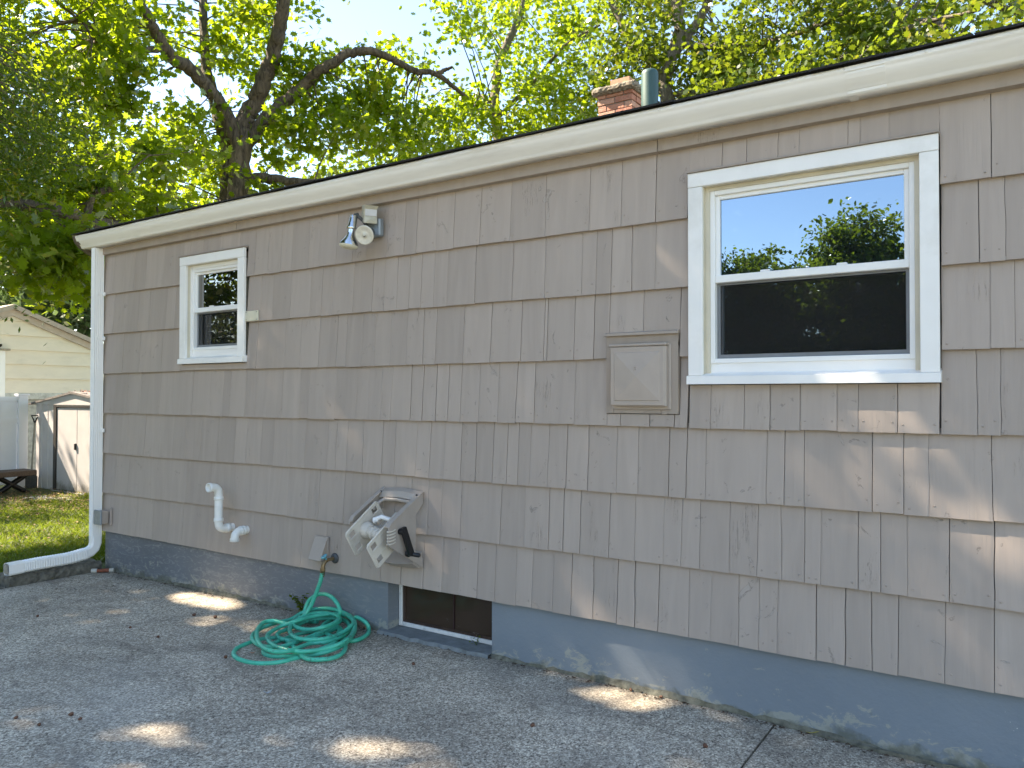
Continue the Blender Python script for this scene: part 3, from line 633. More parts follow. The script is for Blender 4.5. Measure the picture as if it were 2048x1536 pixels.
# ------------------------------------------------------------------ windows
def window(x0, x1, z0, z1, cas, sill_h, fr, st_, rail_z, glass, big):
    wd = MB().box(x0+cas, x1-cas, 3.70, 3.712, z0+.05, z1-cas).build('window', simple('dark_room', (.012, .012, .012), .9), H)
    yc = 3.566 if big else 3.564
    ch_ = .068
    MB().box(x0, x1, yc, 3.588, z1-ch_-.012, z1-.012, bev=.002).build('head_casing', 'white', wd)
    for (a, b) in ((x0, x0+cas), (x1-cas, x1)): MB().box(a, b, yc+.0015, 3.588, z0+.042, z1-ch_-.0135, bev=.002).build('side_casing', 'white', wd)
    # sill with a sloping top
    MB().prism([(yc-.012, z0), (3.64, z0), (3.64, z0+.06), (yc+.02, z0+.045), (yc-.010, z0+.038)], x0-.004, x1+.004, 'x').build('sill', 'white', wd)
    MB().prism([(yc-.010, z1-.010), (3.622, z1-.010), (3.622, z1+.006), (yc-.006, z1-.003)], x0-.003, x1+.003, 'x').build('drip_cap', 'frieze', wd)
    xi0, xi1, zi0, zi1 = x0+cas, x1-cas, z0+.048, z1-ch_-.0125
    j = MB(); j.box(xi0-.01, xi0+.001, 3.5885, 3.70, zi0, zi1+.01).box(xi1-.001, xi1+.01, 3.5885, 3.70, zi0, zi1+.01).box(xi0+.001, xi1-.001, 3.5885, 3.70, zi1-.001, zi1+.01); j.build('jamb', 'jamb', wd)
    MB().box(xi0+.0015, xi0+(.022 if big else .008), 3.610, 3.70, zi0, zi1).box(xi1-(.022 if big else .008), xi1-.0015, 3.610, 3.70, zi0, zi1).box(xi0+.022, xi1-.022, 3.612, 3.70, zi1-(.018 if big else .03), zi1-.0015).build('stop', 'vinyl' if not big else 'jamb', wd)
    bot = .052 if big else .058
    MB().box(xi0+.01, xi1-.01, 3.626, 3.70, zi0-.006, zi0+bot).build('sub_sill', 'white', wd)
    fx0, fx1, fz0, fz1 = xi0+(.022 if big else .008), xi1-(.022 if big else .008), zi0+bot, zi1-(.018 if big else .03)
    f = MB(); t = fr
    yo = 3.618
    f.box(fx0, fx0+t, yo, 3.69, fz0, fz1, bev=.002).box(fx1-t, fx1, yo, 3.69, fz0, fz1, bev=.002).box(fx0+t, fx1-t, yo+.001, 3.69, fz1-t, fz1, bev=.002).box(fx0+t, fx1-t, yo+.001, 3.69, fz0, fz0+t, bev=.002)
    f.build('frame', 'vinyl', wd)
    # upper sash
    ax0, ax1 = fx0+t, fx1-t; az1 = fz1-t; s_ = st_
    u = MB().box(ax0, ax0+s_, 3.634, 3.668, rail_z, az1, bev=.002).box(ax1-s_, ax1, 3.634, 3.668, rail_z, az1, bev=.002).box(ax0+s_, ax1-s_, 3.635, 3.668, az1-s_, az1, bev=.002)
    u.box(ax0, ax1, 3.624, 3.668, rail_z-.010, rail_z+.026, bev=.003)
    up = u.build('upper_sash', 'vinyl', wd)
    MB().box(ax0+s_, ax1-s_, 3.648, 3.651, rail_z+.02, az1-s_).build('pane', glass, up)
    for fx in ((.28, .68) if big else (.35,)):
        MB().box(ax0+(ax1-ax0)*fx-.022, ax0+(ax1-ax0)*fx+.022, 3.628, 3.646, rail_z+.026, rail_z+.036, bev=.003).build('sash_lock', 'vinyl', up)
    lw_ = MB().box(ax0, ax0+s_, 3.671, 3.695, fz0+t, rail_z-.01, bev=.002).box(ax1-s_, ax1, 3.671, 3.695, fz0+t, rail_z-.01, bev=.002).box(ax0+s_, ax1-s_, 3.672, 3.695, fz0+t, fz0+t+s_, bev=.002)
    lo = lw_.build('lower_sash', 'screen_frame' if True else 'vinyl', wd)
    MB().box(ax0+s_, ax1-s_, 3.682, 3.685, fz0+t+s_, rail_z-.01).build('pane', glass, lo)
    e = .016
    sf = MB().box(ax0, ax0+e, 3.652, 3.660, fz0+t, rail_z-.011).box(ax1-e, ax1, 3.652, 3.660, fz0+t, rail_z-.011).box(ax0+e, ax1-e, 3.6525, 3.660, fz0+t, fz0+t+e+.004).box(ax0+e, ax1-e, 3.6525, 3.660, rail_z-.011-e*.6, rail_z-.011).build('screen_frame', 'screen_frame', wd)
    MB().box(ax0+e, ax1-e, 3.6555, 3.6562, fz0+t+e+.004, rail_z-.011-e*.6).build('insect_screen', 'screen', sf)
    return wd
window(-1.356, -.291, 1.556, 2.584, .071, .04, .022, .020, 2.052, 'glass', True)
window(-5.487, -4.705, 1.744, 2.586, .074, .04, .022, .018, 2.152, 'glass_dark', False)
# cellar window
cw = MB().box(CW[0], CW[1], 3.80, 3.812, .036, .36).build('cellar_window', simple('dark_cellar', (.010, .008, .007), .9), H)
m = MB(); y0, y1 = 3.722, 3.745
m.box(CW[0]+.004, CW[0]+.030, y0, y1, .037, .36, bev=.003); m.box(CW[0]+.030, CW[1], y0+.001, y1, .037, .062, bev=.003); m.box(CW[1]-.02, CW[1], y0, y1, .062, .36)
m.build('frame', 'dirty_caulk', cw)
MB().box(CW[0]+.030, CW[0]+.05, y0+.012, y1, .062, .36).box(CW[0]+.05, CW[1]-.02, y0+.012, y1, .062, .078).build('inner_frame', simple('rotten_wood', (.05, .028, .018), .8, var=.4, scale=20), cw)
xm = CW[0]+.435
MB().box(xm, xm+.008, y0+.010, y1+.005, .078, .36).build('mullion', simple('rusty_iron', (.035, .012, .010), .7), cw)
MB().box(CW[0]+.05, xm, y1-.004, y1, .078, .36).build('pane', 'glass_cellar', cw)
MB().box(xm+.008, CW[1]-.02, y1-.004, y1, .078, .36).build('pane', 'glass_cellar', cw)

# ------------------------------------------------------------------ fixtures on the wall
# kitchen exhaust hood
e = thing('exhaust_hood', 'taupe-painted square exhaust hood with pyramid cover beside the large window', 'exhaust hood', (-1.61, 3.60, 1.40))
X0, X1, Z0, Z1 = VT
m = MB().box(X0+.003, X0+.043, 3.580, 3.62, Z0+.003, Z1-.075).build('trim_board', 'frieze', e)
MB().box(X1-.060, X1-.003, 3.581, 3.62, Z0+.003, Z1-.055).build('trim_board', 'frieze', e)
MB().box(X0+.044, X0+.30, 3.5815, 3.62, Z0+.003, Z0+.03).build('trim_board', 'frieze', e); MB().box(X0+.303, X1-.061, 3.5825, 3.62, Z0+.001, Z0+.028).build('trim_board', 'frieze', e)
MB().box(X0+.003, X1-.003, 3.583, 3.62, Z1-.074, Z1-.008).build('trim_board', 'frieze', e)
MB().prism([(3.566, Z1-.016), (3.59, Z1-.016), (3.612, Z1+.0), (3.612, Z1+.008), (3.568, Z1-.004)], X0-.004, X1+.002, 'x').build('drip_cap', 'frieze', e)
hx0, hx1, hz0, hz1 = -1.758, -1.460, 1.452, 1.752
MB().box(hx0-.006, hx1+.012, 3.572, 3.60, hz0-.02, hz1+.004, bev=.004).build('flange', 'plastic_taupe', e)
MB().box(hx0+.008, hx1+.0, 3.545, 3.575, hz0-.004, hz1-.004, bev=.004).build('hood_body', 'plastic_taupe', e)
MB().box(hx0-.006, hx1+.004, 3.535, 3.575, hz1-.004, hz1+.008, bev=.003).build('top_lip', 'plastic_taupe', e)
m = MB(); a0, a1, b0, b1 = hx0, hx1-.008, hz0, hz1-.006; yq = 3.540
m.box(a0, a1, yq, 3.550, b0, b1, bev=.004)
i = .026; c0, c1, d0, d1 = a0+i, a1-i, b0+i, b1-i*1.2; cx, cz = (c0+c1)/2, (d0+d1)/2
m.add([(c0-.003, yq-.0005, d0-.003), (c1+.003, yq-.0005, d0-.003), (c1+.003, yq-.0005, d1+.003), (c0-.003, yq-.0005, d1+.003), (c0, yq-.004, d0), (c1, yq-.004, d0), (c1, yq-.004, d1), (c0, yq-.004, d1), (cx, yq-.016, cz)], [(0, 1, 5, 4), (1, 2, 6, 5), (2, 3, 7, 6), (3, 0, 4, 7), (4, 5, 8), (5, 6, 8), (6, 7, 8), (7, 4, 8)])
cv = m.build('pyramid_cover', 'plastic_taupe', e)
for z in (cz+.035, cz+.048): MB().lathe([(0, .005), (.004, .0045), (.006, .002)], (cx-.004, yq-.0125, z), (0, -1, 0), 8).build('screw', 'plastic_taupe', cv)
# blank cream plate by the small window
pl = MB().box(-4.705, -4.562, 3.578, 3.588, 2.036, 2.110, bev=.003); single(pl, 'cover_plate', 'cream', 'blank cream cover plate screwed on the shingles right of the small window', 'cover plate', (-4.63, 3.588, 2.036))
cp = bpy.data.objects['cover_plate']
for x, z in ((-4.690, 2.10), (-4.578, 2.10), (-4.690, 2.046), (-4.578, 2.046)): MB().lathe([(0, .0035), (.0015, .003)], (x, 3.578, z), (0, -1, 0), 6).build('screw', 'dark_metal', cp)
# floodlight
fl = thing('floodlight', 'twin-bulb motion-sensor floodlight mounted high on the wall under the gutter', 'floodlight', (-3.44, 3.59, 2.42))
MB().box(-3.47, -3.355, 3.545, 3.588, 2.50, 2.612, bev=.008).build('junction_plate', 'grey_metal', fl)
mt = Matrix.Translation((-3.425, 3.525, 2.640)) @ Matrix.Rotation(R_(56), 4, 'Z') @ Matrix.Rotation(R_(12), 4, 'X')
sb = MB().box(-.040, .040, -.048, .040, -.058, .052, mtx=mt, bev=.006).build('motion_sensor', 'beige', fl)
MB().prism([(-.036, -.012), (.036, -.012), (.036, .028), (-.036, .028)], -.052, -.0485, 'y', mtx=mt).build('sensor_window', 'lens', sb)
m = MB(); m.add([tuple(mt @ Vector(p)) for p in [(-.038, -.049, .030), (.038, -.049, .030), (.044, -.064, .052), (-.044, -.064, .052), (-.04, -.049, .052), (.04, -.049, .052)]], [(0, 1, 2, 3), (3, 2, 5, 4), (0, 3, 4), (1, 5, 2)])
m.add([tuple(mt @ Vector(p)) for p in [(-.038, -.049, -.014), (.038, -.049, -.014), (.040, -.060, -.056), (-.040, -.060, -.056), (0, -.062, -.030)]], [(0, 4, 1), (1, 4, 2), (2, 4, 3), (3, 4, 0)]); m.build('sensor_shade', 'beige', sb)
MB().tube([(-3.44, 3.545, 2.545), (-3.455, 3.50, 2.60), (-3.475, 3.47, 2.625)], .011, 8).lathe([(-.012, .012), (.012, .012)], (-3.478, 3.468, 2.63), (1, 0, 0), 10).build('swivel_arm', 'dark_metal', fl)
d1 = Vector((-.12, -.10, -1)).normalized(); o1 = Vector((-3.492, 3.458, 2.628))
MB().lathe([(0, .010), (.004, .026), (.070, .027), (.074, .030), (.088, .033), (.090, .026)], o1, d1, 20).build('lamp_holder', 'chrome', fl)
b1_ = MB().lathe([(.085, .020), (.112, .021), (.128, .024), (.150, .040), (.176, .056), (.192, .060)], o1, d1, 24).build('bulb', 'chrome', fl)
MB().lathe([(.192, .060), (.202, .058), (.210, .046), (.214, .02), (.2145, 0.001)], o1, d1, 24).build('bulb_lens', 'cream', b1_)
d2 = Vector((.30, -.86, -.34)).normalized(); o2 = Vector((-3.425, 3.55, 2.53))
MB().lathe([(0, .024), (.04, .026)], o2, d2, 16).build('lamp_holder', 'dark_metal', fl)
b2_ = MB().lathe([(.035, .022), (.06, .026), (.085, .044), (.110, .058)], o2, d2, 24).build('bulb', 'chrome', fl)
MB().lathe([(.110, .060), (.118, .060), (.121, .055), (.118, .050), (.115, .030), (.112, .016), (.119, .013), (.120, .001)], o2, d2, 28).build('bulb_lens', simple('ribbed_lens_glass', (.66, .62, .52), .25, var=.12, scale=40), b2_)
MB().tube([o2+d2*.113+Vector((-.010, -.002, -.006)), o2+d2*.122+Vector((0, 0, -.011)), o2+d2*.113+Vector((.010, -.002, -.006))], .0022, 6).build('filament', 'dark_metal', b2_)
# cast electric box on the corner
jb = thing('outlet_box', 'small grey metal outlet box on the wall corner beside the downspout', 'outlet box', (-6.55, 3.59, .41))
MB().box(-6.600, -6.506, 3.526, 3.586, .412, .520, bev=.005).build('box_body', 'plastic_taupe', jb)
MB().box(-6.607, -6.499, 3.508, 3.527, .406, .528, bev=.006).build('hinged_cover', 'grey_metal', jb)
MB().box(-6.475, -6.462, 3.575, 3.588, .40, .55).build('trim_strip', 'shingle', jb)
# white drain pipes
def elbow_pipe(name, label, X, pts, rad, collars, mouth):
    e = thing(name, label, 'drain pipe', (X, 3.59, pts[0][2]))
    MB().tube(catmull(pts, 7), rad, 20, cap=False).build('pipe', 'pvc', e)
    for (o, d, L) in collars: MB().lathe([(0, rad+.0008), (.002, rad+.0045), (L-.002, rad+.0045), (L, rad+.0008)], o, d, 22).build('collar', 'pvc', e)
    p, q = Vector(pts[-2]), Vector(pts[-1]); d = (q-p).normalized()
    MB().lathe([(-.02, rad+.004), (0, rad+.0045), (.001, rad-.002), (-.03, rad-.004)], q, d, 22).build('mouth', 'pvc', e)
    MB().lathe([(0, rad-.003), (.001, rad-.003)], q-d*.028, d, 16).build('mouth_shadow', 'black', e); return e
XA, XB, r_ = -4.863, -4.700, .0285
elbow_pipe('drain_pipe', 'tall white plastic drain pipe with two elbows turning up the wall', XA, [(XA, 3.61, .535), (XA, 3.545, .535), (XA, 3.515, .537), (XA, 3.490, .555), (XA, 3.482, .590), (XA, 3.482, .64), (XA, 3.482, .72), (XA, 3.482, .785), (XA, 3.474, .820), (XA, 3.450, .838), (XA, 3.415, .842), (XA, 3.395, .843)], r_,
           [((XA, 3.575, .535), (0, -1, 0), .035), ((XA, 3.482, .590), (0, 0, 1), .026), ((XA, 3.482, .745), (0, 0, 1), .026)], None)
elbow_pipe('drain_pipe', 'short white plastic drain elbow pointing down beside the taller pipe', XB, [(XB, 3.61, .530), (XB, 3.555, .530), (XB, 3.527, .527), (XB, 3.505, .510), (XB, 3.498, .485), (XB, 3.497, .462)], r_,
           [((XB, 3.582, .530), (0, -1, 0), .018), ((XB, 3.558, .530), (0, -1, 0), .018)], None)
# small wedge-shaped vent flap
m = MB(); a0, a1 = -3.968, -3.852
m.add([(a0, 3.592, .556), (a1, 3.592, .556), (a0+.0, 3.532, .412), (a1, 3.532, .412), (a0, 3.592, .412), (a1, 3.592, .412), (a0, 3.585, .56), (a1, 3.585, .56), (a0, 3.525, .418), (a1, 3.525, .418)],
      [(6, 7, 9, 8), (8, 9, 3, 2), (0, 2, 4), (1, 5, 3), (6, 8, 2, 0), (7, 1, 3, 9), (0, 1, 7, 6), (2, 3, 5, 4)])
vf = single(m, 'vent_flap', 'plastic_taupe', 'small taupe wedge-shaped vent flap on the bottom shingles left of the spigot', 'vent flap', (-3.91, 3.59, .41))
MB().box(a0-.008, a1+.008, 3.586, 3.5915, .402, .566, bev=.002).build('back_plate', 'plastic_taupe', vf)
# spigot
sp = thing('spigot', 'brass wall spigot with a small pale blue handle above the hose coil', 'spigot', (-3.785, 3.59, .434))
sx = -3.785
MB().lathe([(0, .034), (.004, .034), (.010, .026), (.012, .016), (.016, .016)], (sx, 3.590, .434), (0, -1, 0), 20).build('wall_flange', 'dark_metal', sp)
MB().tube([(sx, 3.58, .434), (sx, 3.53, .434), (sx-.004, 3.505, .425), (sx-.008, 3.495, .400), (sx-.009, 3.493, .378)], [.011, .011, .013, .013, .012], 12).lathe([(0, .017), (.022, .017)], (sx-.009, 3.493, .385), (0, 0, -1), 8, False).build('valve_body', 'brass', sp)
MB().lathe([(0, .006), (.02, .006), (.021, .021), (.03, .023), (.032, .012)], (sx, 3.515, .438), (-.25, -.5, .8), 12).build('handle', 'cyan', sp)
# hose reel
hr = thing('hose_reel', 'taupe plastic wall-mounted hose reel with cream spool and black crank, empty', 'hose reel', (-3.2, 3.59, .46))
RL, RR = -3.362, -3.035; RT = 'reel_taupe'
def plate_x(mb, poly, x0, x1): return mb.prism(poly, x0, x1, 'x')
# side arms, hugging the wall at the back and reaching out to carry the spool
armR = [(3.590, .918), (3.545, .855), (3.300, .757), (3.288, .742), (3.284, .650), (3.300, .640), (3.420, .560), (3.500, .515), (3.590, .470), (3.590, .56), (3.535, .60), (3.535, .80), (3.590, .845)]
armR = [(3.590, .918), (3.310, .765), (3.290, .745), (3.284, .648), (3.300, .636), (3.590, .464), (3.590, .52), (3.522, .575), (3.530, .795), (3.590, .850)]
plate_x(MB(), armR, RR-.006, RR).build('side_plate', RT, hr)
armL = [(3.590, .925), (3.318, .775), (3.300, .752), (3.296, .735), (3.330, .738), (3.590, .80)]
plate_x(MB(), armL, RL, RL+.006).build('side_plate', RT, hr)
m = MB(); tr = [(3.592, .926), (3.560, .912), (3.300, .765)]
def ribbon(mb, path2, x0, x1, th):
    n = len(path2)
    for i in range(n-1):
        (ya, za), (yb, zb) = path2[i], path2[i+1]; mb.add([(x0, ya, za), (x1, ya, za), (x1, yb, zb), (x0, yb, zb), (x0, ya, za-th), (x1, ya, za-th), (x1, yb, zb-th), (x0, yb, zb-th)], [(0, 1, 2, 3), (4, 7, 6, 5), (0, 4, 5, 1), (2, 6, 7, 3), (1, 5, 6, 2), (0, 3, 7, 4)])
ribbon(m, [(3.592, .922), (3.44, .842), (3.31, .770), (3.292, .750)], RR-.030, RR+.004, .006); m.build('arm_rim', RT, hr)
m = MB(); ribbon(m, [(3.592, .930), (3.44, .848), (3.318, .780), (3.302, .758)], RL-.004, RL+.024, .006); m.build('arm_rim', RT, hr)
# bowed top band and bottom band
m = MB(); n = 10; vs = []
for i in range(n+1):
    t = i/n; x = RL+.007+(RR-RL-.014)*t; bow = .016*(1-(2*t-1)**2); vs += [(x, 3.588, .918+bow), (x, 3.555, .902+bow), (x, 3.540, .868+bow*.8), (x, 3.588, .868+bow*.8)]
m.add(vs, [(4*i+k, 4*i+4+k, 4*i+4+(k+1) % 4, 4*i+(k+1) % 4) for i in range(n) for k in range(4)]); m.add(vs[:4], [(0, 1, 2, 3)]); m.add(vs[-4:], [(3, 2, 1, 0)]); m.build('top_band', RT, hr)
m = MB(); vs = []
for i in range(n+1):
    t = i/n; x = RL+.007+(RR-RL-.014)*t; dp = .012*(1-(2*t-1)**2); vs += [(x, 3.592, .560-.0*t), (x, 3.560, .545), (x, 3.50-.02*(1-(2*t-1)**2), .505-dp), (x, 3.560, .468-dp), (x, 3.592, .462-dp)]
m.add(vs, [(5*i+k, 5*i+5+k, 5*i+5+(k+1) % 5, 5*i+(k+1) % 5) for i in range(n) for k in range(5)]); m.add(vs[-5:], [(4, 3, 2, 1, 0)]); m.add(vs[:5], [(0, 1, 2, 3, 4)]); m.build('bottom_band', RT, hr)
MB().tube([(RL+.02, 3.48, .80), (RL+.03, 3.53, .845), (RL+.06, 3.545, .862), (-3.2, 3.548, .866), (RR-.05, 3.545, .858)], .012, 10).build('hose_guide', RT, hr)
for x, z in ((RL+.02, .905), (RR-.018, .902), (RR-.018, .485)): MB().lathe([(0, .008), (.003, .007), (.004, .003)], (x, 3.553 if z > .6 else 3.575, z), (0, -1, .3), 8).build('mounting_screw', 'black', hr)
# ridges moulded into the right arm's nose
for i in range(5): MB().tube([(RR+.001, 3.345, .728-.018*i), (RR+.004, 3.325, .724-.018*i), (RR+.004, 3.298, .722-.018*i), (RR-.010, 3.283, .722-.018*i)], .0042, 6).build('grip_ridge', 'reel_cream', hr)
# spool flanges: rounded rectangles tilted outward with square holes
def flange(X, cy, cz, L, Hh, ang, thk=.008):
    fm = MB(); mt = Matrix.Translation((X, cy, cz)) @ Matrix.Rotation(ang, 4, 'X')
    def bar(y0, y1, z0, z1, t=thk): fm.box(0, t, y0, y1, z0, z1, mtx=mt, bev=.0015)
    hy, hz = L/2, Hh/2; hw, hh = .046, .036
    y = [-hy+.020, -hy+.020+hw, hy-.020-hw, hy-.020]; z = [-hz+.018, -hz+.018+hh, hz-.018-hh, hz-.018]
    bar(-hy+.008, hy-.008, -hz, z[0]); bar(-hy+.008, hy-.008, z[3], hz); bar(-hy, y[0], z[0], z[3]); bar(y[3], hy, z[0], z[3])
    bar(y[1], y[2], z[0], z[3]); bar(y[0], y[1], z[1], z[2]); bar(y[2], y[3], z[1], z[2])
    for zz in (z[1]+.004, z[2]-.004): fm.box(-.002, thk+.002, -hy+.012, hy-.012, zz-.0015, zz+.0015, mtx=mt)
    for (a, b) in ((-hy, -hz), (hy, -hz), (hy, hz), (-hy, hz)):
        sa, sb_ = (1 if a > 0 else -1), (1 if b > 0 else -1)
        vs = [(q, a-sa*.010+sa*.010*math.cos(w), b-sb_*.010+sb_*.010*math.sin(w)) for q in (0, thk) for w in [i*math.pi/8 for i in range(5)]]
        k = 5; vs = [tuple(mt @ Vector(v)) for v in vs]; fm.add(vs, [(i, i+1, k+i+1, k+i) for i in range(4)])
    rim = [(-hy, -hz+.01), (-hy+.01, -hz), (hy-.01, -hz), (hy, -hz+.01), (hy, hz-.01), (hy-.01, hz), (-hy+.01, hz), (-hy, hz-.01), (-hy, -hz+.01)]
    fm.tube([tuple(mt @ Vector((thk/2, a, b))) for a, b in rim], .0062, 6, cap=False); return fm
ANG = R_(33)
flange(-3.316, 3.395, .705, .305, .165, ANG).build('spool_flange', 'reel_cream', hr)
flange(-3.105, 3.352, .662, .300, .165, ANG).build('spool_flange', 'reel_cream', hr)
c1_ = Vector((-3.305, 3.385, .695)); c2_ = Vector((-3.105, 3.355, .668))
MB().lathe([(0, .050), (.012, .052), (.03, .046), (.05, .040)], c1_, c2_-c1_, 24).build('hub_collar', 'reel_cream', hr)
hb = MB().lathe([(.04, .034), (.198, .034)], c1_, c2_-c1_, 20).build('hub', 'reel_cream', hr)
for t in (.075, .115, .155):
    MB().lathe([(t, .036), (t+.004, .042), (t+.012, .042), (t+.016, .036)], c1_, c2_-c1_, 24).build('hub_ring', 'reel_cream', hb)
MB().tube([c1_+Vector((.04, .03, .06)), c1_+Vector((.08, .05, .078)), c1_+Vector((.13, .06, .066)), c1_+Vector((.17, .06, .05))], .014, 10).build('hose_inlet', 'vinyl', hr)
MB().lathe([(0, .019), (.01, .020), (.012, .014), (.03, .014)], c1_+Vector((.035, .028, .055)), (1, .5, .2), 10).build('inlet_nut', 'vinyl', hr)
# crank
ck = MB().box(-.015, .015, -.019, .019, -.158, .016, mtx=Matrix.Translation((RR+.030, 3.385, .722)) @ Matrix.Rotation(R_(18), 4, 'X') @ Matrix.Rotation(R_(-6), 4, 'Y'), bev=.005)
ck.lathe([(0, .018), (.03, .018), (.034, .014)], (RR, 3.383, .712), (1, 0, 0), 12)
cko = ck.build('crank_arm', 'black', hr)
MB().lathe([(0, .020), (.020, .020), (.022, .013), (.085, .013), (.092, .008)], (RR+.010, 3.435, .578), (1, .12, -.05), 12).build('crank_handle', 'black', cko)

# ------------------------------------------------------------------ garden hose (traced loops, one continuous tube)
def on_y(x, y, yy):
    d = ray(x, y); return C0+d*(yy/d.y)
def hz(u, v, z):
    p = on_ground(440+u/6.4, 1180+v/6.4, z)
    if p.y > 3.585: p = on_y(440+u/6.4, 1180+v/6.4, 3.585); return (p.x, p.y, max(p.z, .014))
    return (p.x, p.y, z+gz(p.x, p.y)*.5)
hp = [(sx-.009, 3.493, .365), (-3.80, 3.478, .30), (-3.822, 3.46, .22), (-3.85, 3.44, .14), (-3.88, 3.40, .075)]
def seq(z, *uv): return [hz(a, b, z) for a, b in uv]
hp += seq(.055, (1000, 360), (925, 440), (1000, 500), (1150, 520)) + seq(.082, (1300, 495), (1450, 440), (1525, 370), (1440, 320), (1250, 310), (1080, 345))
hp += seq(.062, (930, 440), (890, 520), (930, 600), (1060, 645), (1300, 640), (1520, 580)) + seq(.078, (1680, 470), (1700, 400), (1600, 330), (1420, 320), (1200, 350), (980, 410))
hp += seq(.050, (780, 480), (640, 560), (605, 630), (680, 720), (850, 780), (1100, 800), (1400, 750)) + seq(.070, (1620, 650), (1715, 520), (1720, 420), (1640, 320), (1450, 245), (1250, 240), (1080, 290))
hp += seq(.036, (900, 390), (700, 440), (520, 510), (420, 590), (430, 670), (560, 740), (760, 745), (980, 680), (1200, 590))
hp += seq(.066, (1420, 480), (1540, 400), (1480, 320), (1300, 300), (1120, 330), (940, 440))
hp += seq(.060, (820, 440), (700, 410), (560, 430), (480, 520), (475, 640), (540, 740), (680, 800), (900, 790)) + seq(.044, (1150, 700), (1350, 680), (1550, 610), (1660, 510), (1600, 400), (1400, 370), (1150, 400))
hp += seq(.028, (900, 500), (740, 570), (760, 630), (900, 660), (1100, 640), (1350, 560), (1520, 500), (1500, 600), (1450, 700))
hp += seq(.014, (1200, 800), (1000, 850), (750, 870), (600, 850), (555, 800), (620, 730), (800, 650), (1000, 580))
hp += seq(.026, (1250, 520), (1500, 480), (1580, 600), (1600, 770), (1480, 870), (1250, 905), (1080, 880), (980, 780)) + seq(.014, (800, 640), (560, 640), (380, 690), (220, 760), (175, 840), (260, 910), (480, 955), (760, 940), (1050, 870))
hp += seq(.034, (1350, 810), (1600, 700), (1720, 540), (1720, 430)) + seq(.018, (1740, 350), (1860, 410), (1905, 500), (1870, 590), (1720, 660), (1500, 640))
hp += seq(.040, (1300, 500), (1450, 360))
hp += [tuple(on_y(x, y, yy)) for x, y, yy in ((680, 1226, 3.50), (677, 1212, 3.51), (669, 1200, 3.52), (658, 1191, 3.53), (646, 1188, 3.53), (633, 1190, 3.53), (621, 1198, 3.52), (614, 1208, 3.51), (610, 1222, 3.49))]
hp += seq(.03, (1080, 400), (1250, 420))
hpc = catmull(hp, 8)
gh = MB().tube(hpc, .0128, 10).build('garden_hose', 'hose'); gh.data.transform(Matrix.Translation((3.85, -3.25, 0))); gh.location = (-3.85, 3.25, 0)
tag(gh, 'bright green garden hose coiled loosely on the patio below the spigot', 'garden hose')
MB().lathe([(0, .018), (.006, .018), (.007, .016), (.040, .0145)], (sx-.009, 3.493, .372), (-.05, -.05, -1), 12).build('coupling', 'brass', gh)
m = MB(); cc = [Vector(p) for p in catmull(hp[:4], 40)]
m.tube([cc[i]+Vector((math.cos(i*1.05)*.0145, math.sin(i*1.05)*.0145, 0)) for i in range(6, 84)], .0022, 5); m.build('strain_spring', 'hose', gh)

# ------------------------------------------------------------------ curb, litter, weeds
cu = rough_block(-6.86, -6.605, 2.86, 3.60, -.12, .085, 3, 26, .005, .014); single(cu, 'curb_stone', 'curb', 'dark mossy concrete curb block under the downspout outlet', 'curb', (-6.73, 3.2, 0))
cu = rough_block(-7.0, -6.62, 1.2, 2.85, -.12, .02, 6, 26, .008, .02); single(cu, 'curb_stone', 'curb', 'low dark curb block running off along the patio edge at far left', 'curb', (-6.8, 2, 0))
pf = thing('broken_pipe', 'short broken pipe piece with rust-brown middle at the foot of the wall corner', 'pipe scrap', (-6.40, 3.50, 0))
p0, p1 = on_ground(183, 1142, .02), on_ground(228, 1140, .02); d = (p1-p0).normalized(); L = (p1-p0).length
MB().lathe([(0, .018), (L*.25, .019)], p0, d, 10).lathe([(L*.8, .018), (L, .019)], p0, d, 10).build('end_fitting', 'nbr_found', pf)
MB().lathe([(L*.25, .015), (L*.4, .017), (L*.8, .016)], p0, d, 8).build('rusty_sleeve', 'rust', pf)
def flake(p, s, rz, curl, mat, name, label, cat, group=None, lobes=0):
    n = 12; vs = [(p[0], p[1], p[2]+.004)]
    for i in range(n):
        w = 2*math.pi*i/n; r0 = s*(1-.42*abs(math.sin(w)))*(1+(.25*math.cos(lobes*w) if lobes else 0))
        x = r0*math.cos(w); y = r0*math.sin(w)*.8; z = curl*(x/s)**2*s+curl*.5*abs(y)
        vs.append((p[0]+x*math.cos(rz)-y*math.sin(rz), p[1]+x*math.sin(rz)+y*math.cos(rz), p[2]+.003+z))
    m = MB().add(vs, [(0, i+1, (i+1) % n+1) for i in range(n)], True)
    return single(m, name, mat, label, cat, tuple(p), group)
def G0(x, y):
    p = on_ground(x, y, 0); return Vector((p.x, p.y, gz(p.x, p.y)+.001))
flake(G0(573, 1327), .026, .6, .5, 'leaf_pale', 'fallen_leaf', 'pale pinkish dry leaf touching the near edge of the hose coil', 'leaf')
flake(G0(1620, 1464), .045, -.3, .35, 'leaf_yellow', 'fallen_leaf', 'yellow fallen leaf against the foundation near the slab joint', 'leaf')
flake(G0(685, 1318), .022, .2, .6, 'leaf_orange', 'fallen_leaf', 'small orange leaf fragment right of the hose coil front', 'leaf')
flake(G0(505, 1313), .018, .9, .6, 'leaf_orange', 'fallen_leaf', 'tiny orange leaf fragment inside the left hose loop', 'leaf')
flake(G0(535, 1394), .024, .9, .8, 'leaf_grey', 'fallen_leaf', 'curled silvery-grey dry leaf in the middle of the patio', 'leaf', lobes=5)
flake(G0(602, 1296), .020, .2, .9, 'leaf_pale', 'fallen_leaf', 'curled pale dry leaf caught inside the hose coil', 'leaf', lobes=4)
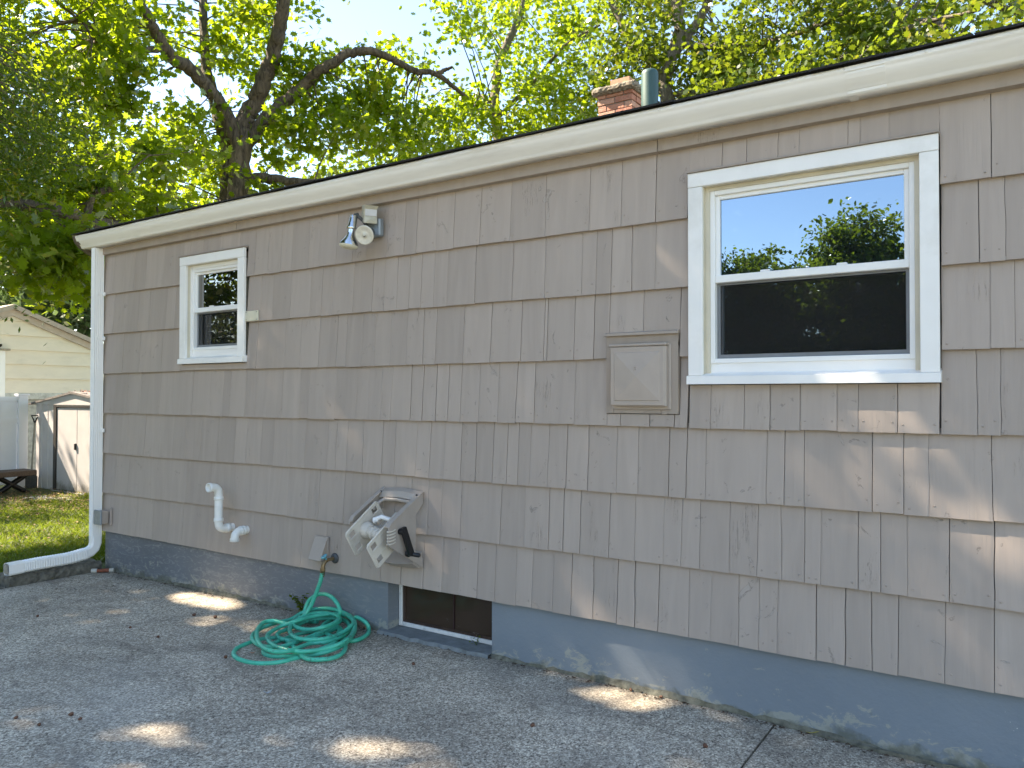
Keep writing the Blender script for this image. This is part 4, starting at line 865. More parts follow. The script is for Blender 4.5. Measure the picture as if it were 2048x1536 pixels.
flake(G0(146, 1150), .045, .2, .3, 'leaf_yellow', 'fallen_leaf', 'long yellow leaf lying beside the curb block', 'leaf')
flake(G0(100, 1160), .030, 1.2, .3, 'leaf_yellow', 'fallen_leaf', 'smaller yellow leaf by the outer half of the curb block', 'leaf')
for x, y, lab in [(75, 1234, 'brown acorn far back on the left of the patio, nearest the curb block'), (451, 1322, 'brown acorn just left of the outermost hose loop'), (142, 1438, 'darker acorn of the close pair at the lower left of the patio'), (160, 1447, 'paler acorn of the close pair at the lower left of the patio'),
                  (32, 1443, 'acorn nearest the left edge of the view, low on the patio'), (78, 1458, 'lowest acorn of the scatter in the left corner of the patio'), (827, 1333, 'acorn on the patio in front of the cellar window'), (316, 1279, 'acorn midway between the wall corner and the hose coil'),
                  (1411, 1499, 'acorn near the bottom edge, left of the slab joint'), (1065, 1457, 'small acorn near the bottom centre of the patio'), (430, 1240, 'acorn between the bright sun patch and the hose, the right of two'), (388, 1235, 'acorn below the bright sun patch by the wall, the left of two'),
                  (1322, 1401, 'acorn against the foundation foot right of the small sun patch'), (1262, 1387, 'reddish acorn against the foundation foot within the small sun patch'), (260, 1259, 'acorn lying alone on the open patio left of the hose')]:
    p = G0(x, y); s_ = random.uniform(.007, .011); a = random.uniform(0, 3)
    m = MB().lathe([(-s_*1.3, .001), (-s_*.9, s_*.62), (0, s_), (s_*.6, s_*.8), (s_*.7, s_*.95), (s_*1.1, s_*.5), (s_*1.25, .001)], p+Vector((0, 0, s_*.8)), (math.cos(a), math.sin(a), .15), 9)
    single(m, 'acorn', 'acorn', lab, 'acorn', tuple(p), 'acorns scattered on the patio')
ll = MB(); r = random.Random(77)
for k in range(2600):
    if r.random() < .7: x = r.uniform(-14.8, -11); y = r.gauss(6.0, .7)
    else: x = r.uniform(-14, -6.95); y = r.uniform(2.8, 7)
    if y > 6.75: continue
    z = lawn_z(x, y)+r.uniform(.01, .04); s_ = r.uniform(.012, .035); a = r.uniform(0, 6.3); ca, sa = math.cos(a)*s_, math.sin(a)*s_
    ll.add([(x-ca, y-sa, z), (x+sa*.6, y-ca*.6, z+.3*s_), (x+ca, y+sa, z+.004), (x-sa*.6, y+ca*.6, z+.4*s_)], [(0, 1, 2), (0, 2, 3)])
o = ll.build('leaf_litter', simple('lawn_litter', (.26, .17, .08), .9, var=.7, scale=14), kind='stuff'); o['label'] = 'dry brown leaves strewn over the lawn before the shed'; o['category'] = 'litter'
lt = MB(); r = random.Random(14)
for k in range(650):
    u = r.random()
    if u < .62: x = r.uniform(-6.5, .4); y = 3.612-abs(r.gauss(0, .022)); s_ = r.uniform(.004, .014)
    elif u < .8: x = r.uniform(-6.6, -5.6); y = r.uniform(2.6, 3.58); s_ = r.uniform(.004, .011)
    else: x = r.uniform(-6.4, .5); y = r.uniform(1.0, 3.5); s_ = r.uniform(.002, .006)
    z = gz(x, y)+.002; a = r.uniform(0, 6.3); ca, sa = math.cos(a)*s_, math.sin(a)*s_
    lt.add([(x-ca, y-sa, z), (x+sa*.4, y-ca*.4, z+.3*s_), (x+ca, y+sa, z+.002), (x-sa*.4, y+ca*.4, z+.5*s_)], [(0, 1, 2), (0, 2, 3)])
o = lt.build('leaf_litter', simple('litter', (.075, .045, .028), .9, var=.6, scale=40), kind='stuff'); o['label'] = 'brown leaf crumbs and grit along the wall and over the patio'; o['category'] = 'litter'
def weed(p, h, n, label, seed):
    r = random.Random(seed); w = thing('weed', label, 'weed', tuple(p)); stems = MB(); lv = MB()
    for k in range(n):
        a = r.uniform(0, 6.3); tip = p+Vector((math.cos(a)*h*.4, math.sin(a)*h*.4-.01, h*r.uniform(.5, 1))); stems.tube([p, (p+tip)/2+Vector((0, 0, h*.12)), tip], .0014, 4)
        for q in range(5):
            c = p.lerp(tip, .35+.16*q)+Vector((r.gauss(0, .010), r.gauss(0, .010), r.gauss(0, .008))); t = Vector((r.gauss(0, 1), r.gauss(0, 1), r.uniform(-.2, .6))).normalized(); s_ = h*.13; u = t.cross(Vector((0, 0, 1))).normalized()*s_*.55
            lv.add([c-t*s_, c+u, c+t*s_, c-u], [(0, 1, 2, 3)])
    stems.build('stem', 'grass', w); lv.build('leaves', 'leaf_oak', w)
weed(G0(605, 1232)+Vector((0, .0, 0)), .15, 12, 'small leafy weed at the wall foot behind the hose coil', 1)
weed(G0(955, 1300)+Vector((0, -.01, .02)), .07, 3, 'tiny green seedling below the cellar window ledge', 2)

# ------------------------------------------------------------------ neighbour's yard
gy = -.16
nb = thing('neighbour_house', 'cream-sided gabled house standing beyond the fence and shed', 'house', (-17.5, 7.6, gy))
ZR, YR, SL = 3.27, 7.58, .385; XN = -17.5
def roofn(y): return ZR-abs(y-YR)*SL
m = MB(); m.prism([(2.6, gy-.2), (12.6, gy-.2), (12.6, roofn(12.6)), (YR, ZR), (2.6, roofn(2.6))], XN-6, XN-.052, 'x'); m.build('wall', 'nbr_found', nb)
zz = 1.55; k = 0
WN = (6.0, 7.44, 1.30, 2.42)
while zz < ZR-.05:
    z1 = zz+.30; yl = max(2.6, YR-(ZR-zz)/SL); yr = min(12.6, YR+(ZR-zz)/SL); yl1 = max(2.6, YR-max(0, ZR-z1)/SL); yr1 = min(12.6, YR+max(0, ZR-z1)/SL)
    segs = [(yl, yr, yl1, yr1)]
    if zz < WN[3] and z1 > WN[2]: segs = [(yl, WN[0], yl1, WN[0]), (WN[1], yr, WN[1], yr1)]
    for a, b, a1, b1 in segs:
        zt = min(z1, ZR); MB().add([(XN+.0, a, zz), (XN+.0, b, zz), (XN-.035, b1, zt), (XN-.035, a1, zt), (XN-.05, a, zz), (XN-.05, b, zz)], [(0, 1, 2, 3), (0, 4, 5, 1)]).build('siding_board', 'nbr_siding', nb)
    zz = z1
rf = MB().prism([(YR, ZR+.02), (12.9, roofn(12.9)+.02), (12.9, roofn(12.9)+.12), (YR, ZR+.12), (2.3, roofn(2.3)+.12), (2.3, roofn(2.3)+.02)], XN-6.2, XN+.10, 'x').build('roof', simple('tan_roof', (.42, .36, .30), .9), nb)
m = MB()
for sg in (1, -1):
    m.prism([(YR, ZR-.12), (YR+sg*5.2, roofn(YR+5.2)-.12), (YR+sg*5.2, roofn(YR+5.2)+.05), (YR, ZR+.05)], XN+.002, XN+.03, 'x')
m.build('rake_board', simple('pinkish_rake', (.48, .40, .33), .6), nb)
wf = MB().box(XN-.01, XN+.035, WN[0], WN[1], WN[3]-.07, WN[3]).box(XN-.01, XN+.035, WN[1]-.10, WN[1], WN[2], WN[3]-.07).box(XN-.01, XN+.035, WN[0], WN[0]+.1, WN[2], WN[3]-.07).box(XN-.01, XN+.03, WN[0]+.1, WN[1]-.1, WN[2], WN[2]+.06).box(XN-.0, XN+.03, WN[0]+.1, WN[1]-.1, 1.80, 1.85).build('window', 'vinyl', nb)
MB().box(XN-.005, XN+.0, WN[0]+.1, WN[1]-.1, WN[2]+.06, 1.80).build('pane', 'glass_nbr', wf); MB().box(XN-.005, XN+.0, WN[0]+.1, WN[1]-.1, 1.85, WN[3]-.07).build('pane', 'glass_nbr', wf)
MB().box(XN+.0, XN+.12, WN[0]-.05, WN[1]+.06, WN[3]+.002, WN[3]+.04).build('window_hood', simple('dirty_hood', (.32, .27, .2), .8, var=.4, scale=12), wf)
m = MB(); r = random.Random(3)
for k in range(14): y = WN[1]-.32+abs(r.gauss(0, .13)); z = WN[3]+.05+r.random()*.08; m.box(XN+.03, XN+.11, y-.03, y+.03, z-.03, z+.02)
m.build('nest_debris', 'soil', wf, kind='stuff')
MB().box(XN+.0, XN+.02, 2.6, 12.6, 1.42, 1.548).build('water_table', simple('peeling_white', (.55, .55, .50), .8, var=.3, scale=10, dirt=(.8, (.25, .24, .2))), nb)

sh = thing('garden_shed', 'small grey metal garden shed with double doors and dark door frame', 'shed', (-13.5, 6.8, gy))
SX0, SXP, SX1 = -14.78, -13.46, -12.10; SY = 6.80; ZEv, ZP = 1.36, 1.53
m = MB(); m.box(SX0, SX1, SY+.03, SY+1.8, gy-.05, ZEv-.06); m.build('body', 'shed', sh)
MB().prism([(SX0-.10, ZEv-.02), (SX1+.10, ZEv-.02), (SXP, ZP)], SY-.02, SY+.03, 'y').build('gable_panel', 'shed', sh)
MB().prism([(SX0-.16, ZEv-.03), (SXP, ZP+.0), (SX1+.16, ZEv-.03), (SX1+.16, ZEv), (SXP, ZP+.035), (SX0-.16, ZEv)], SY-.05, SY+1.9, 'y').build('roof', 'shed_roof', sh)
DXa, DXb = -14.02, -12.86
for (a, b) in ((SX0, DXa-.09), (DXb+.09, SX1)):
    n = 3
    for i in range(n):
        p, q = a+(b-a)*i/n, a+(b-a)*(i+1)/n; MB().prism([(p, SY+.03), (p+.012, SY+.006), (q-.03, SY+.006), (q-.012, SY+.03)], gy, ZEv-.02, 'z').build('wall_panel', 'shed', sh)
MB().box(DXa-.09, DXa, SY-.02, SY+.04, gy, ZEv-.06).box(DXb, DXb+.09, SY-.02, SY+.04, gy, ZEv-.06).box(DXa-.09, DXb+.09, SY-.022, SY+.04, ZEv-.06, ZEv-.03).build('door_frame', 'shed_frame', sh)
mid = -13.34
m_sd = simple('shed_door_metal', (.50, .45, .44), .5, var=.06, scale=3)
def m_shed_door():
    m = NM('shed_door'); v = m.pos(); c = m.ramp(m.noise(v, 4, 4), [(.3, (.48, .45, .44)), (.7, (.53, .50, .49))])
    d = m.math('ADD', m.mr(m.z(), gy, gy+.38, .5, 0), m.math('MULTIPLY', m.noise(v, 8, 5, .7), .6)); c = m.mix(m.mr(d, .55, .75, 0, .8), c, (.16, .14, .10)); m.col(c); m.rough(.5); return m.m
md = m_shed_door()
d1_ = MB().box(DXa+.005, mid-.004, SY-.005, SY+.02, gy+.03, ZEv-.075, bev=.006).build('door', md, sh); d2_ = MB().box(mid+.004, DXb-.005, SY-.005, SY+.02, gy+.03, ZEv-.075, bev=.006).build('door', md, sh)
MB().box(mid-.055, mid-.008, SY-.03, SY-.004, .58, .69, bev=.006).build('handle', 'black', d1_)
MB().box(DXa-.1, DXb+.3, SY-.05, SY+.02, gy-.06, gy+.02).build('sill_track', 'shed', sh)
m = MB(); r = random.Random(8)
for k in range(60):
    x = r.uniform(SXP-.25, SXP+.9); y = SY-.03+r.random()*.5; z = ZP+.045-abs(x-SXP)*.11+r.random()*.02; s_ = r.uniform(.02, .05); m.add([(x-s_, y, z), (x, y-s_*.5, z+.01), (x+s_, y, z), (x, y+s_*.5, z+.012)], [(0, 1, 2, 3)])
m.build('leaf_litter', 'rust', sh, kind='stuff')
fe = thing('vinyl_fence', 'white vinyl privacy fence panel with post, left of the shed', 'fence', (-14.9, 6.3, gy))
FX = -14.9
MB().box(FX-.065, FX+.065, 6.545, 6.70, gy, 1.50, bev=.006).prism([(FX-.08, 6.53), (FX+.08, 6.53), (FX+.08, 6.715), (FX-.08, 6.715)], 1.50, 1.53, 'z').build('post', 'fence', fe)
MB().box(FX-.03, FX+.03, 3.2, 6.545, 1.40, 1.48).build('rail', 'fence', fe); MB().box(FX-.03, FX+.03, 3.2, 6.545, 1.02, 1.10).build('rail', 'fence', fe); MB().box(FX-.03, FX+.03, 3.2, 6.545, gy+.1, gy+.2).build('rail', 'fence', fe)
y = 3.2
while y < 6.5: MB().box(FX-.012, FX+.012, y+.003, min(y+.28, 6.54), 1.10, 1.40).build('board', 'fence', fe); MB().box(FX-.012, FX+.012, y+.003, min(y+.28, 6.54), gy+.2, 1.02).build('board', 'fence', fe); y += .28
bn = thing('wooden_bench', 'low weathered plank bench with dark crossed legs in front of the white fence', 'bench', (-14.2, 6.0, gy))
MB().box(-14.40, -13.95, 4.4, 6.45, .15, .24, bev=.008).build('plank_top', 'old_wood', bn)
for y in (4.9, 5.55, 6.15):
    for sg in (1, -1):
        MB().tube([(-14.17, y-sg*.26, gy), (-14.17, y+sg*.22, .15)], .045, 6).build('leg', 'black', bn)
sv = thing('garden_shovel', 'long-handled shovel with black D-grip leaning between fence post and shed', 'shovel', (-14.75, 6.78, gy))
sx_ = -14.72
MB().tube([(sx_+.02, 6.70, gy+.25), (sx_, 6.76, 1.02)], .014, 8).build('shaft', simple('grey_shaft', (.30, .27, .22), .6), sv)
MB().tube([(sx_, 6.76, 1.00), (sx_-.002, 6.73, 1.09), (sx_, 6.70, 1.14), (sx_, 6.82, 1.14), (sx_+.002, 6.79, 1.09), (sx_, 6.76, 1.00)], .013, 6).build('grip', 'black', sv)
MB().prism([(6.60, gy), (6.80, gy), (6.80, gy+.22), (6.74, gy+.28), (6.66, gy+.28), (6.60, gy+.22)], sx_+.02, sx_+.028, 'x').build('blade', 'dark_metal', sv)
for k, (x, y, s_) in enumerate([(-13.2, 6.15, .28), (-12.7, 6.3, .22)]):
    single(rough_block(x-s_, x+s_, y-s_*.6, y+s_*.6, gy-.06, gy+.025, 30+k, 6, .01, .01), 'stepping_stone', 'nbr_found', ['larger flat pale stone slab lying before the shed doors', 'smaller flat stone slab nearer the downspout before the shed'][k], 'stone', (x, y, gy))

# ------------------------------------------------------------------ leaves and trees
def leaf_shape(kind):
    if kind == 'lobed':
        h = [(.10, -.34), (.30, -.34), (.20, -.14), (.42, -.04), (.22, .10), (.34, .30), (.12, .30)]; p = [(0, -.5)]+h+[(0, .56)]+[(-x, y) for x, y in h[::-1]]
    elif kind == 'oval': p = [(0, -.5), (.2, -.25), (.24, .05), (0, .5), (-.24, .05), (-.2, -.25)]
    elif kind == 'long': p = [(0, -.5), (.16, 0), (0, .5), (-.16, 0)]
    else: p = [(0, -.5), (.34, -.05), (.2, .3), (0, .5), (-.2, .3), (-.34, -.05)]
    return np.array([(x, y, .10*abs(x)) for x, y in p])
def leaves(name, P, N, size, kind, mat, parent=None, tone=None):
    P = np.asarray(P, float); n = len(P); sh = leaf_shape(kind); k = len(sh)
    N = N/np.linalg.norm(N, axis=1, keepdims=True); a = rng.normal(size=(n, 3)); a -= (a*N).sum(1)[:, None]*N; a /= np.linalg.norm(a, axis=1, keepdims=True); b = np.cross(N, a)
    V = P[:, None, :]+size[:, None, None]*(sh[None, :, 0, None]*a[:, None, :]+sh[None, :, 1, None]*b[:, None, :]+sh[None, :, 2, None]*N[:, None, :])
    off = np.zeros(3); p = parent
    while p is not None: off += np.array(p.location); p = p.parent
    V = (V-off).reshape(-1, 3).astype(np.float32)
    me = bpy.data.meshes.new(name); me.vertices.add(n*k); me.vertices.foreach_set('co', V.ravel())
    me.loops.add(n*k); me.loops.foreach_set('vertex_index', np.arange(n*k, dtype=np.int32))
    me.polygons.add(n); me.polygons.foreach_set('loop_start', np.arange(0, n*k, k, dtype=np.int32)); me.polygons.foreach_set('loop_total', np.full(n, k, np.int32))
    at_ = me.attributes.new('tone', 'FLOAT', 'FACE'); at_.data.foreach_set('value', (rng.random(n) if tone is None else tone).astype(np.float32))
    me.update(calc_edges=True); me.materials.append(M[mat]); o = bpy.data.objects.new(name, me); COL.objects.link(o); o.parent = parent; return o
SKYGAPS = [(95, 45, 62), (700, 30, 95), (850, 75, 62), (925, 150, 45), (312, 218, 48), (612, 335, 50), (262, 262, 40), (705, 322, 46), (1432, 25, 42), (380, 20, 36), (175, 300, 34), (1640, 70, 34), (1950, 40, 48), (1080, 60, 36)]
def in_frame_clumps(regions):
    """regions (x0,x1,y0,y1,D0,D1,n): clump centres in the volume seen between two distances"""
    out = []
    for (x0, x1, y0, y1, D0, D1, n) in regions:
        for _ in range(n):
            x, y, D_ = rng.uniform(x0, x1), rng.uniform(y0, y1), rng.uniform(D0, D1)
            if any(math.hypot(x-a, (y-b)*1.2) < r for a, b, r in SKYGAPS): continue   # openings between the crowns
            out.append(at(x, y, D_))
    return out
def ellip_clumps(c, r, n):
    v = rng.normal(size=(n, 3)); v /= np.linalg.norm(v, axis=1, keepdims=True); v *= rng.random((n, 1))**(1/2.2)
    return [Vector(c)+Vector((a*r[0], b*r[1], d*r[2])) for a, b, d in v]
def clump_leaves(centres, per, rad, size, up=.55, keep=None, droop=0):
    P = []; N = []; T = []
    for c in centres:
        k = int(per*rng.uniform(.5, 1.4)); q = rng.normal(size=(k, 3))*np.array([rad, rad, rad*.5])*rng.uniform(.6, 1.25)
        if droop: q[:, 2] -= droop*np.hypot(q[:, 0], q[:, 1])
        P.append(np.array(c)+q); nn = rng.normal(size=(k, 3))*.6; nn[:, 2] += up; N.append(nn+1e-6); T.append(np.clip(rng.normal(.5+rng.normal()*.16, .22, k), 0, 1))
    P = np.concatenate(P); N = np.concatenate(N); T = np.concatenate(T)
    s_ = np.array(SUN); q = P-np.array((-3.5, 7.18, 4.40)); al = q@s_; dist = np.linalg.norm(q-al[:, None]*s_, axis=1)
    m_ = ~((dist < .62) & (al > 0) & (rng.random(len(P)) < .93)); P, N, T = P[m_], N[m_], T[m_]  # crowns shaped: leaves cleared along the sun line to light the chimney
    if keep is not None:
        m_ = keep(P); P, N, T = P[m_], N[m_], T[m_]
    return P, N, T, rng.uniform(size*.7, size*1.3, len(P))
def clear_limbs(centres, limbs, ang=.022, p=.8):
    """thin the foliage on the near side of the thick limbs, where an oak's inside is bare"""
    lp = np.array([tuple(q-C0) for pts, r0, r1 in limbs if r0 > .06 for q in catmull(pts, 5)]); ld = np.linalg.norm(lp, axis=1); out = []
    for c in centres:
        v = np.array(c-C0); d = np.linalg.norm(v); cs = (lp@v)/(ld*d)
        if ((cs > math.cos(ang)) & (ld > d-.2)).any() and random.random() < p: continue
        out.append(c)
    return out
def make_tree(name, label, cat, base, limbs, centres, per, rad, size, shape, leafmat, bark, up=.55, keep=None, twig=.4, group=None, droop=0):
    t = thing(name, label, cat, tuple(base), group)
    tips = []
    for j, (pts, r0, r1) in enumerate(limbs):
        c = catmull(pts, 6); n = len(c); rr = [r0+(r1-r0)*i/(n-1) for i in range(n)]
        c = [p+Vector((random.gauss(0, .12), random.gauss(0, .12), random.gauss(0, .12)))*rr[i] for i, p in enumerate(c)]
        MB().tube(c, rr, 10 if r0 > .08 else 7).build('trunk' if j == 0 else 'limb', bark, t); tips += [(p, rr[i]) for i, p in enumerate(c) if i > n*.25 or j]
    tw = MB(); tp = np.array([tuple(p) for p, _ in tips])
    for c in centres:
        if random.random() > twig: continue
        d = np.linalg.norm(tp-np.array(c), axis=1); i = int(np.argmin(d+rng.random(len(d))*.6)); a = tips[i][0]; L = (Vector(c)-a).length
        if L > 4.2 or L < .1: continue
        mid_ = a.lerp(Vector(c), .5)+Vector((random.gauss(0, .07), random.gauss(0, .07), random.uniform(0, .14)))*L
        tw.tube([a, a.lerp(mid_, .5)+Vector((0, 0, .03*L)), mid_, Vector(c)], [min(.03, .010+.006*L), .012, .009, .004], 4, cap=False)
    if tw.v: tw.build('twigs', bark, t, kind='stuff')
    P, N, T, Sz = clump_leaves(centres, per, rad, size, up, keep, droop)
    leaves('crown', P, N, Sz, shape, leafmat, t, T); print(name, len(P)); return t

def L3(D, *pts): return [at(x, y, D+(dd if len(q) else 0)) for (x, y, *q) in pts for dd in ([q[0]] if q else [0])]
# the oak behind the left end of the house
D = 14.
ob = at(470, 790, D); ob.z = gy
limbs = [([Vector((ob.x, ob.y, gy-.2)), at(470, 560, D), at(474, 440, D), at(480, 310, D), at(487, 255, D), at(503, 215, D), at(530, 160, D-.2), at(548, 110, D-.4), at(560, 50, D-.6), at(567, -10, D-.8), at(572, -120, D-1.2), at(560, -320, D-1.5)], .205, .08),
    ([at(455, 560, D+.25), at(450, 420, D+.2), at(455, 320, D+.2), at(440, 250, D+.3), at(425, 190, D+.5), at(412, 130, D+.6), at(408, 60, D+.8), at(404, -60, D+1), at(398, -220, D+1.2)], .13, .06),
    ([at(478, 300, D), at(450, 225, D-.2), at(398, 155, D-.5), at(345, 115, D-.8), at(318, 80, D-1.0), at(300, 40, D-1.2), at(272, -10, D-1.4), at(240, -120, D-1.8)], .13, .06),
    ([at(492, 290, D), at(545, 225, D-.1), at(600, 178, D-.2), at(640, 142, D-.4), at(690, 110, D-.5), at(735, 102, D-.5), at(785, 118, D-.4), at(830, 142, D-.3), at(872, 148, D-.3), at(905, 172, D-.2), at(935, 196, D)], .115, .03),
    ([at(320, 98, D-1), at(285, 100, D-1.3), at(240, 92, D-1.6), at(200, 84, D-1.9), at(190, 55, D-2), at(150, 35, D-2.2)], .055, .02),
    ([at(478, 470, D), at(380, 470, D-1.2), at(290, 468, D-2.2), at(232, 456, D-2.8), at(170, 446, D-3.3), at(140, 426, D-3.6), at(60, 412, D-4), at(-20, 402, D-4.3), at(-120, 395, D-4.6)], .12, .05),
    ([at(172, 444, D-3.3), at(178, 410, D-3.3), at(186, 392, D-3.3), at(198, 350, D-3.2), at(203, 300, D-3.1)], .05, .02),
    ([at(188, 388, D-3.3), at(210, 380, D-3.3), at(236, 376, D-3.3)], .05, .03),
    ([at(492, 360, D), at(530, 356, D-.3), at(580, 362, D-.7), at(640, 368, D-1.0), at(720, 360, D-1.3)], .10, .05),
    ([at(872, 148, D-.3), at(890, 140, D-.3), at(905, 134, D-.3)], .05, .02)]
reg = [(-60, 300, -60, 120, 11.5, 15, 34), (-60, 180, 120, 300, 10.5, 14, 22), (180, 460, -90, 60, 12.5, 15.5, 28), (120, 330, 60, 220, 11.5, 14.5, 32), (330, 470, 60, 200, 13.5, 16, 9),
       (-60, 210, 300, 480, 9.5, 13, 34), (150, 460, 300, 460, 11, 16, 44), (200, 300, 200, 300, 12, 15, 9), (330, 480, 200, 300, 13, 15, 15), (430, 640, -90, 60, 13, 15.5, 20), (440, 560, 60, 210, 14, 15.5, 12), (570, 650, 90, 260, 13, 15, 14),
       (500, 640, 200, 330, 13, 15, 18), (640, 760, 130, 200, 13.5, 14.5, 7), (640, 860, 180, 330, 13, 15, 27), (740, 880, 90, 150, 13, 14.5, 8), (690, 725, 35, 90, 13.2, 13.8, 3), (540, 860, 320, 400, 12, 15, 11), (440, 560, 300, 400, 13.5, 15, 9),
       (0, 180, 480, 540, 9, 12, 15), (80, 185, 540, 600, 9, 11.5, 6), (-60, 760, -420, -60, 12, 16, 40)]
cl = clear_limbs(in_frame_clumps(reg), limbs)
make_tree('oak_tree', 'large oak with forked brown trunk rising behind the left end of the roof', 'tree', (ob.x, ob.y, gy), limbs, cl, 84, .27, .125, 'lobed', 'leaf_oak', 'bark_oak', .5, twig=.6)
# yellow-green maple in the middle, behind the ridge
D = 15.5; b2 = at(1010, 790, D); b2.z = gy
lm = [([Vector((b2.x, b2.y, gy)), at(1010, 500, D), at(1005, 330, D), at(990, 220, D), at(1000, 120, D), at(1040, 30, D), at(1060, -90, D)], .15, .05), ([at(1000, 230, D), at(1080, 150, D), at(1130, 90, D-.5), at(1200, 50, D-.8)], .05, .02), ([at(1110, 320, D), at(1040, 250, D-.3), at(960, 190, D-.5)], .03, .012)]
cl = in_frame_clumps([(880, 1200, 120, 300, 14, 16.5, 72), (960, 1200, -40, 120, 14, 17, 34), (855, 960, -20, 70, 13, 15, 8), (840, 960, 230, 330, 13.5, 16, 12), (900, 1250, -350, -40, 14, 18, 20)])
make_tree('maple_tree', 'yellow-green maple filling the gap left of the brick chimney', 'tree', (b2.x, b2.y, gy), lm, cl, 98, .29, .105, 'lobed', 'leaf_oak', 'bark_maple', .5, twig=.6)
# darker maple with several stems right of the chimney
D = 13.; b3 = at(1330, 790, D); b3.z = gy
lm = [([Vector((b3.x, b3.y, gy)), at(1330, 400, D), at(1334, 215, D), at(1330, 160, D), at(1345, 110, D), at(1358, 60, D), at(1352, 0, D), at(1342, -120, D)], .13, .08),
      ([at(1340, 215, D+.2), at(1315, 150, D+.2), at(1285, 100, D+.5), at(1262, 95, D+.6), at(1246, 55, D+.7), at(1226, 10, D+.8), at(1200, -70, D+1)], .08, .06),
      ([at(1352, 100, D), at(1380, 65, D), at(1398, 40, D), at(1418, 0, D), at(1450, -90, D)], .09, .06),
      ([at(1360, 90, D), at(1500, 90, D-.5), at(1640, 50, D-1), at(1760, -10, D-1.4)], .06, .03), ([at(1340, 190, D), at(1500, 175, D-.6), at(1640, 140, D-1), at(1800, 60, D-1.5), at(1960, 20, D-2)], .05, .02),
      ([at(1700, 60, D-1), at(1860, 40, D-1.5), at(1905, 90, D-1.6), at(1915, 130, D-1.6)], .035, .015), ([at(1930, -30, D-2), at(1990, 10, D-2), at(2060, 30, D-2)], .05, .03)]
cl = in_frame_clumps([(1190, 1480, -60, 230, 12.5, 15, 82), (1400, 1620, 80, 220, 11.5, 14.5, 36), (1450, 1900, -60, 110, 11, 14, 72), (1600, 1860, 90, 180, 10, 13, 27), (1880, 2120, -60, 70, 9.5, 13, 13), (1960, 2100, 30, 80, 9.5, 12, 4), (1200, 2150, -420, -60, 11, 15, 40)])
make_tree('maple_tree', 'multi-stemmed dark green maple rising right of the chimney behind the roof', 'tree', (b3.x, b3.y, gy), lm, cl, 98, .28, .095, 'lobed', 'leaf_maple', 'bark_maple', .5, twig=.6)

# trees standing left of the frame: they throw the shade on wall and patio
def sun_to(P):
    """where each point's shadow lands: ground (x, y, 0) or the wall plane"""
    s_ = np.array(SUN); t = P[:, 2]/s_[2]; g = P-t[:, None]*s_; tw_ = (3.59-P[:, 1])/(-s_[1]); w = P-tw_[:, None]*s_
    onw = (g[:, 1] > 3.59) & (w[:, 2] > 0); return g, w, onw
SPOT = [(-4.99, 3.47, .36, .10, 0), (-4.55, 3.18, .12, .07, .2), (-4.2, 3.27, .16, .06, .4), (-2.33, 2.47, .26, .17, 0), (-2.05, 2.50, .15, .12, .15), (-1.66, 3.50, .17, .08, 0), (-2.03, 3.60, .10, .05, .3), (-3.2, 1.95, .16, .10, .6), (-3.45, 2.95, .22, .07, .6), (-3.9, 3.3, .10, .05, .5)]
WSPOT = [(-2.98, .92, .04, .14, .35), (-3.06, 1.08, .03, .08, .4), (-1.97, .44, .07, .10, .25), (-1.80, .30, .05, .10, .45), (-1.60, .14, .10, .10, .2), (-1.40, .12, .05, .12, .25), (-.62, 1.45, .20, .10, .1), (-.55, 1.15, .16, .12, .3), (-.80, 1.10, .06, .16, .25), (-.25, 1.42, .08, .12, .3), (-.12, .95, .20, .14, .45), (-.30, .62, .1, .2, .6), (-1.50, 2.18, .08, .09, .6), (-4.05, .22, .04, .08, .35)]
def shade_keep(P):  # crown shaped for light: leaves dropped so sun patches land at set spots
    g, w, onw = sun_to(P); keep = np.ones(len(P), bool); u = rng.random(len(P))
    for (x, y, rx, ry, k) in SPOT:
        inside = ((g[:, 0]-x)/(rx+.05))**2+((g[:, 1]-y)/(ry+.05))**2 < 1; keep &= ~(inside & (u > k*.5))
    for (x, z, rx, rz, k) in WSPOT:
        dx = w[:, 0]-x; dz = w[:, 2]-z; a = dx*.72-dz*(-.69); b = dx*.69*(-1)+dz*.72
        inside = onw & (((dx+dz*.55)/(rx+.03))**2+(dz/(rz+.05))**2 < 1); keep &= ~(inside & (u > k*.5))
    return keep
def band(n, hz0=7.2, hz1=12.5):
    """clump centres whose shadows cover patio and wall"""
    out = []
    for _ in range(n):
        gx = rng.uniform(-8.0, 3.4); gy_ = rng.uniform(-.6, 5.4); h = rng.uniform(hz0, hz1); t = h/SUN.z; p = Vector((gx, gy_, 0))+SUN*t
        if p.x > -7 or (p.y > 2.6 and p.x < -9) : 
            if p.y > 3.4: continue
        out.append(p)
    return out
cl = band(1600)
lx, ly = -13.2, -1.2
lm = [([Vector((lx, ly, gy-.1)), Vector((lx+.1, ly, 2.5)), Vector((lx-.1, ly+.2, 5.0)), Vector((lx+.2, ly+.3, 8.0)), Vector((lx+.6, ly, 12))], .28, .08),
      ([Vector((lx, ly, 4.2)), Vector((lx+2, ly+.8, 6.6)), Vector((lx+4, ly+1.6, 8.4)), Vector((lx+6, ly+1.2, 9.4))], .14, .04), ([Vector((lx, ly, 5)), Vector((lx+1.4, ly-2, 7.4)), Vector((lx+3.5, ly-3.5, 9.2))], .12, .04),
      ([Vector((lx, ly, 4.5)), Vector((lx+.6, ly+2, 6.2)), Vector((lx+1.2, ly+3.8, 7.0)), Vector((lx+1.6, ly+5.0, 6.8))], .10, .03), ([Vector((lx, ly, 5.5)), Vector((lx-2.5, ly+.6, 8)), Vector((lx-4.5, ly+.5, 9.6))], .12, .04)]
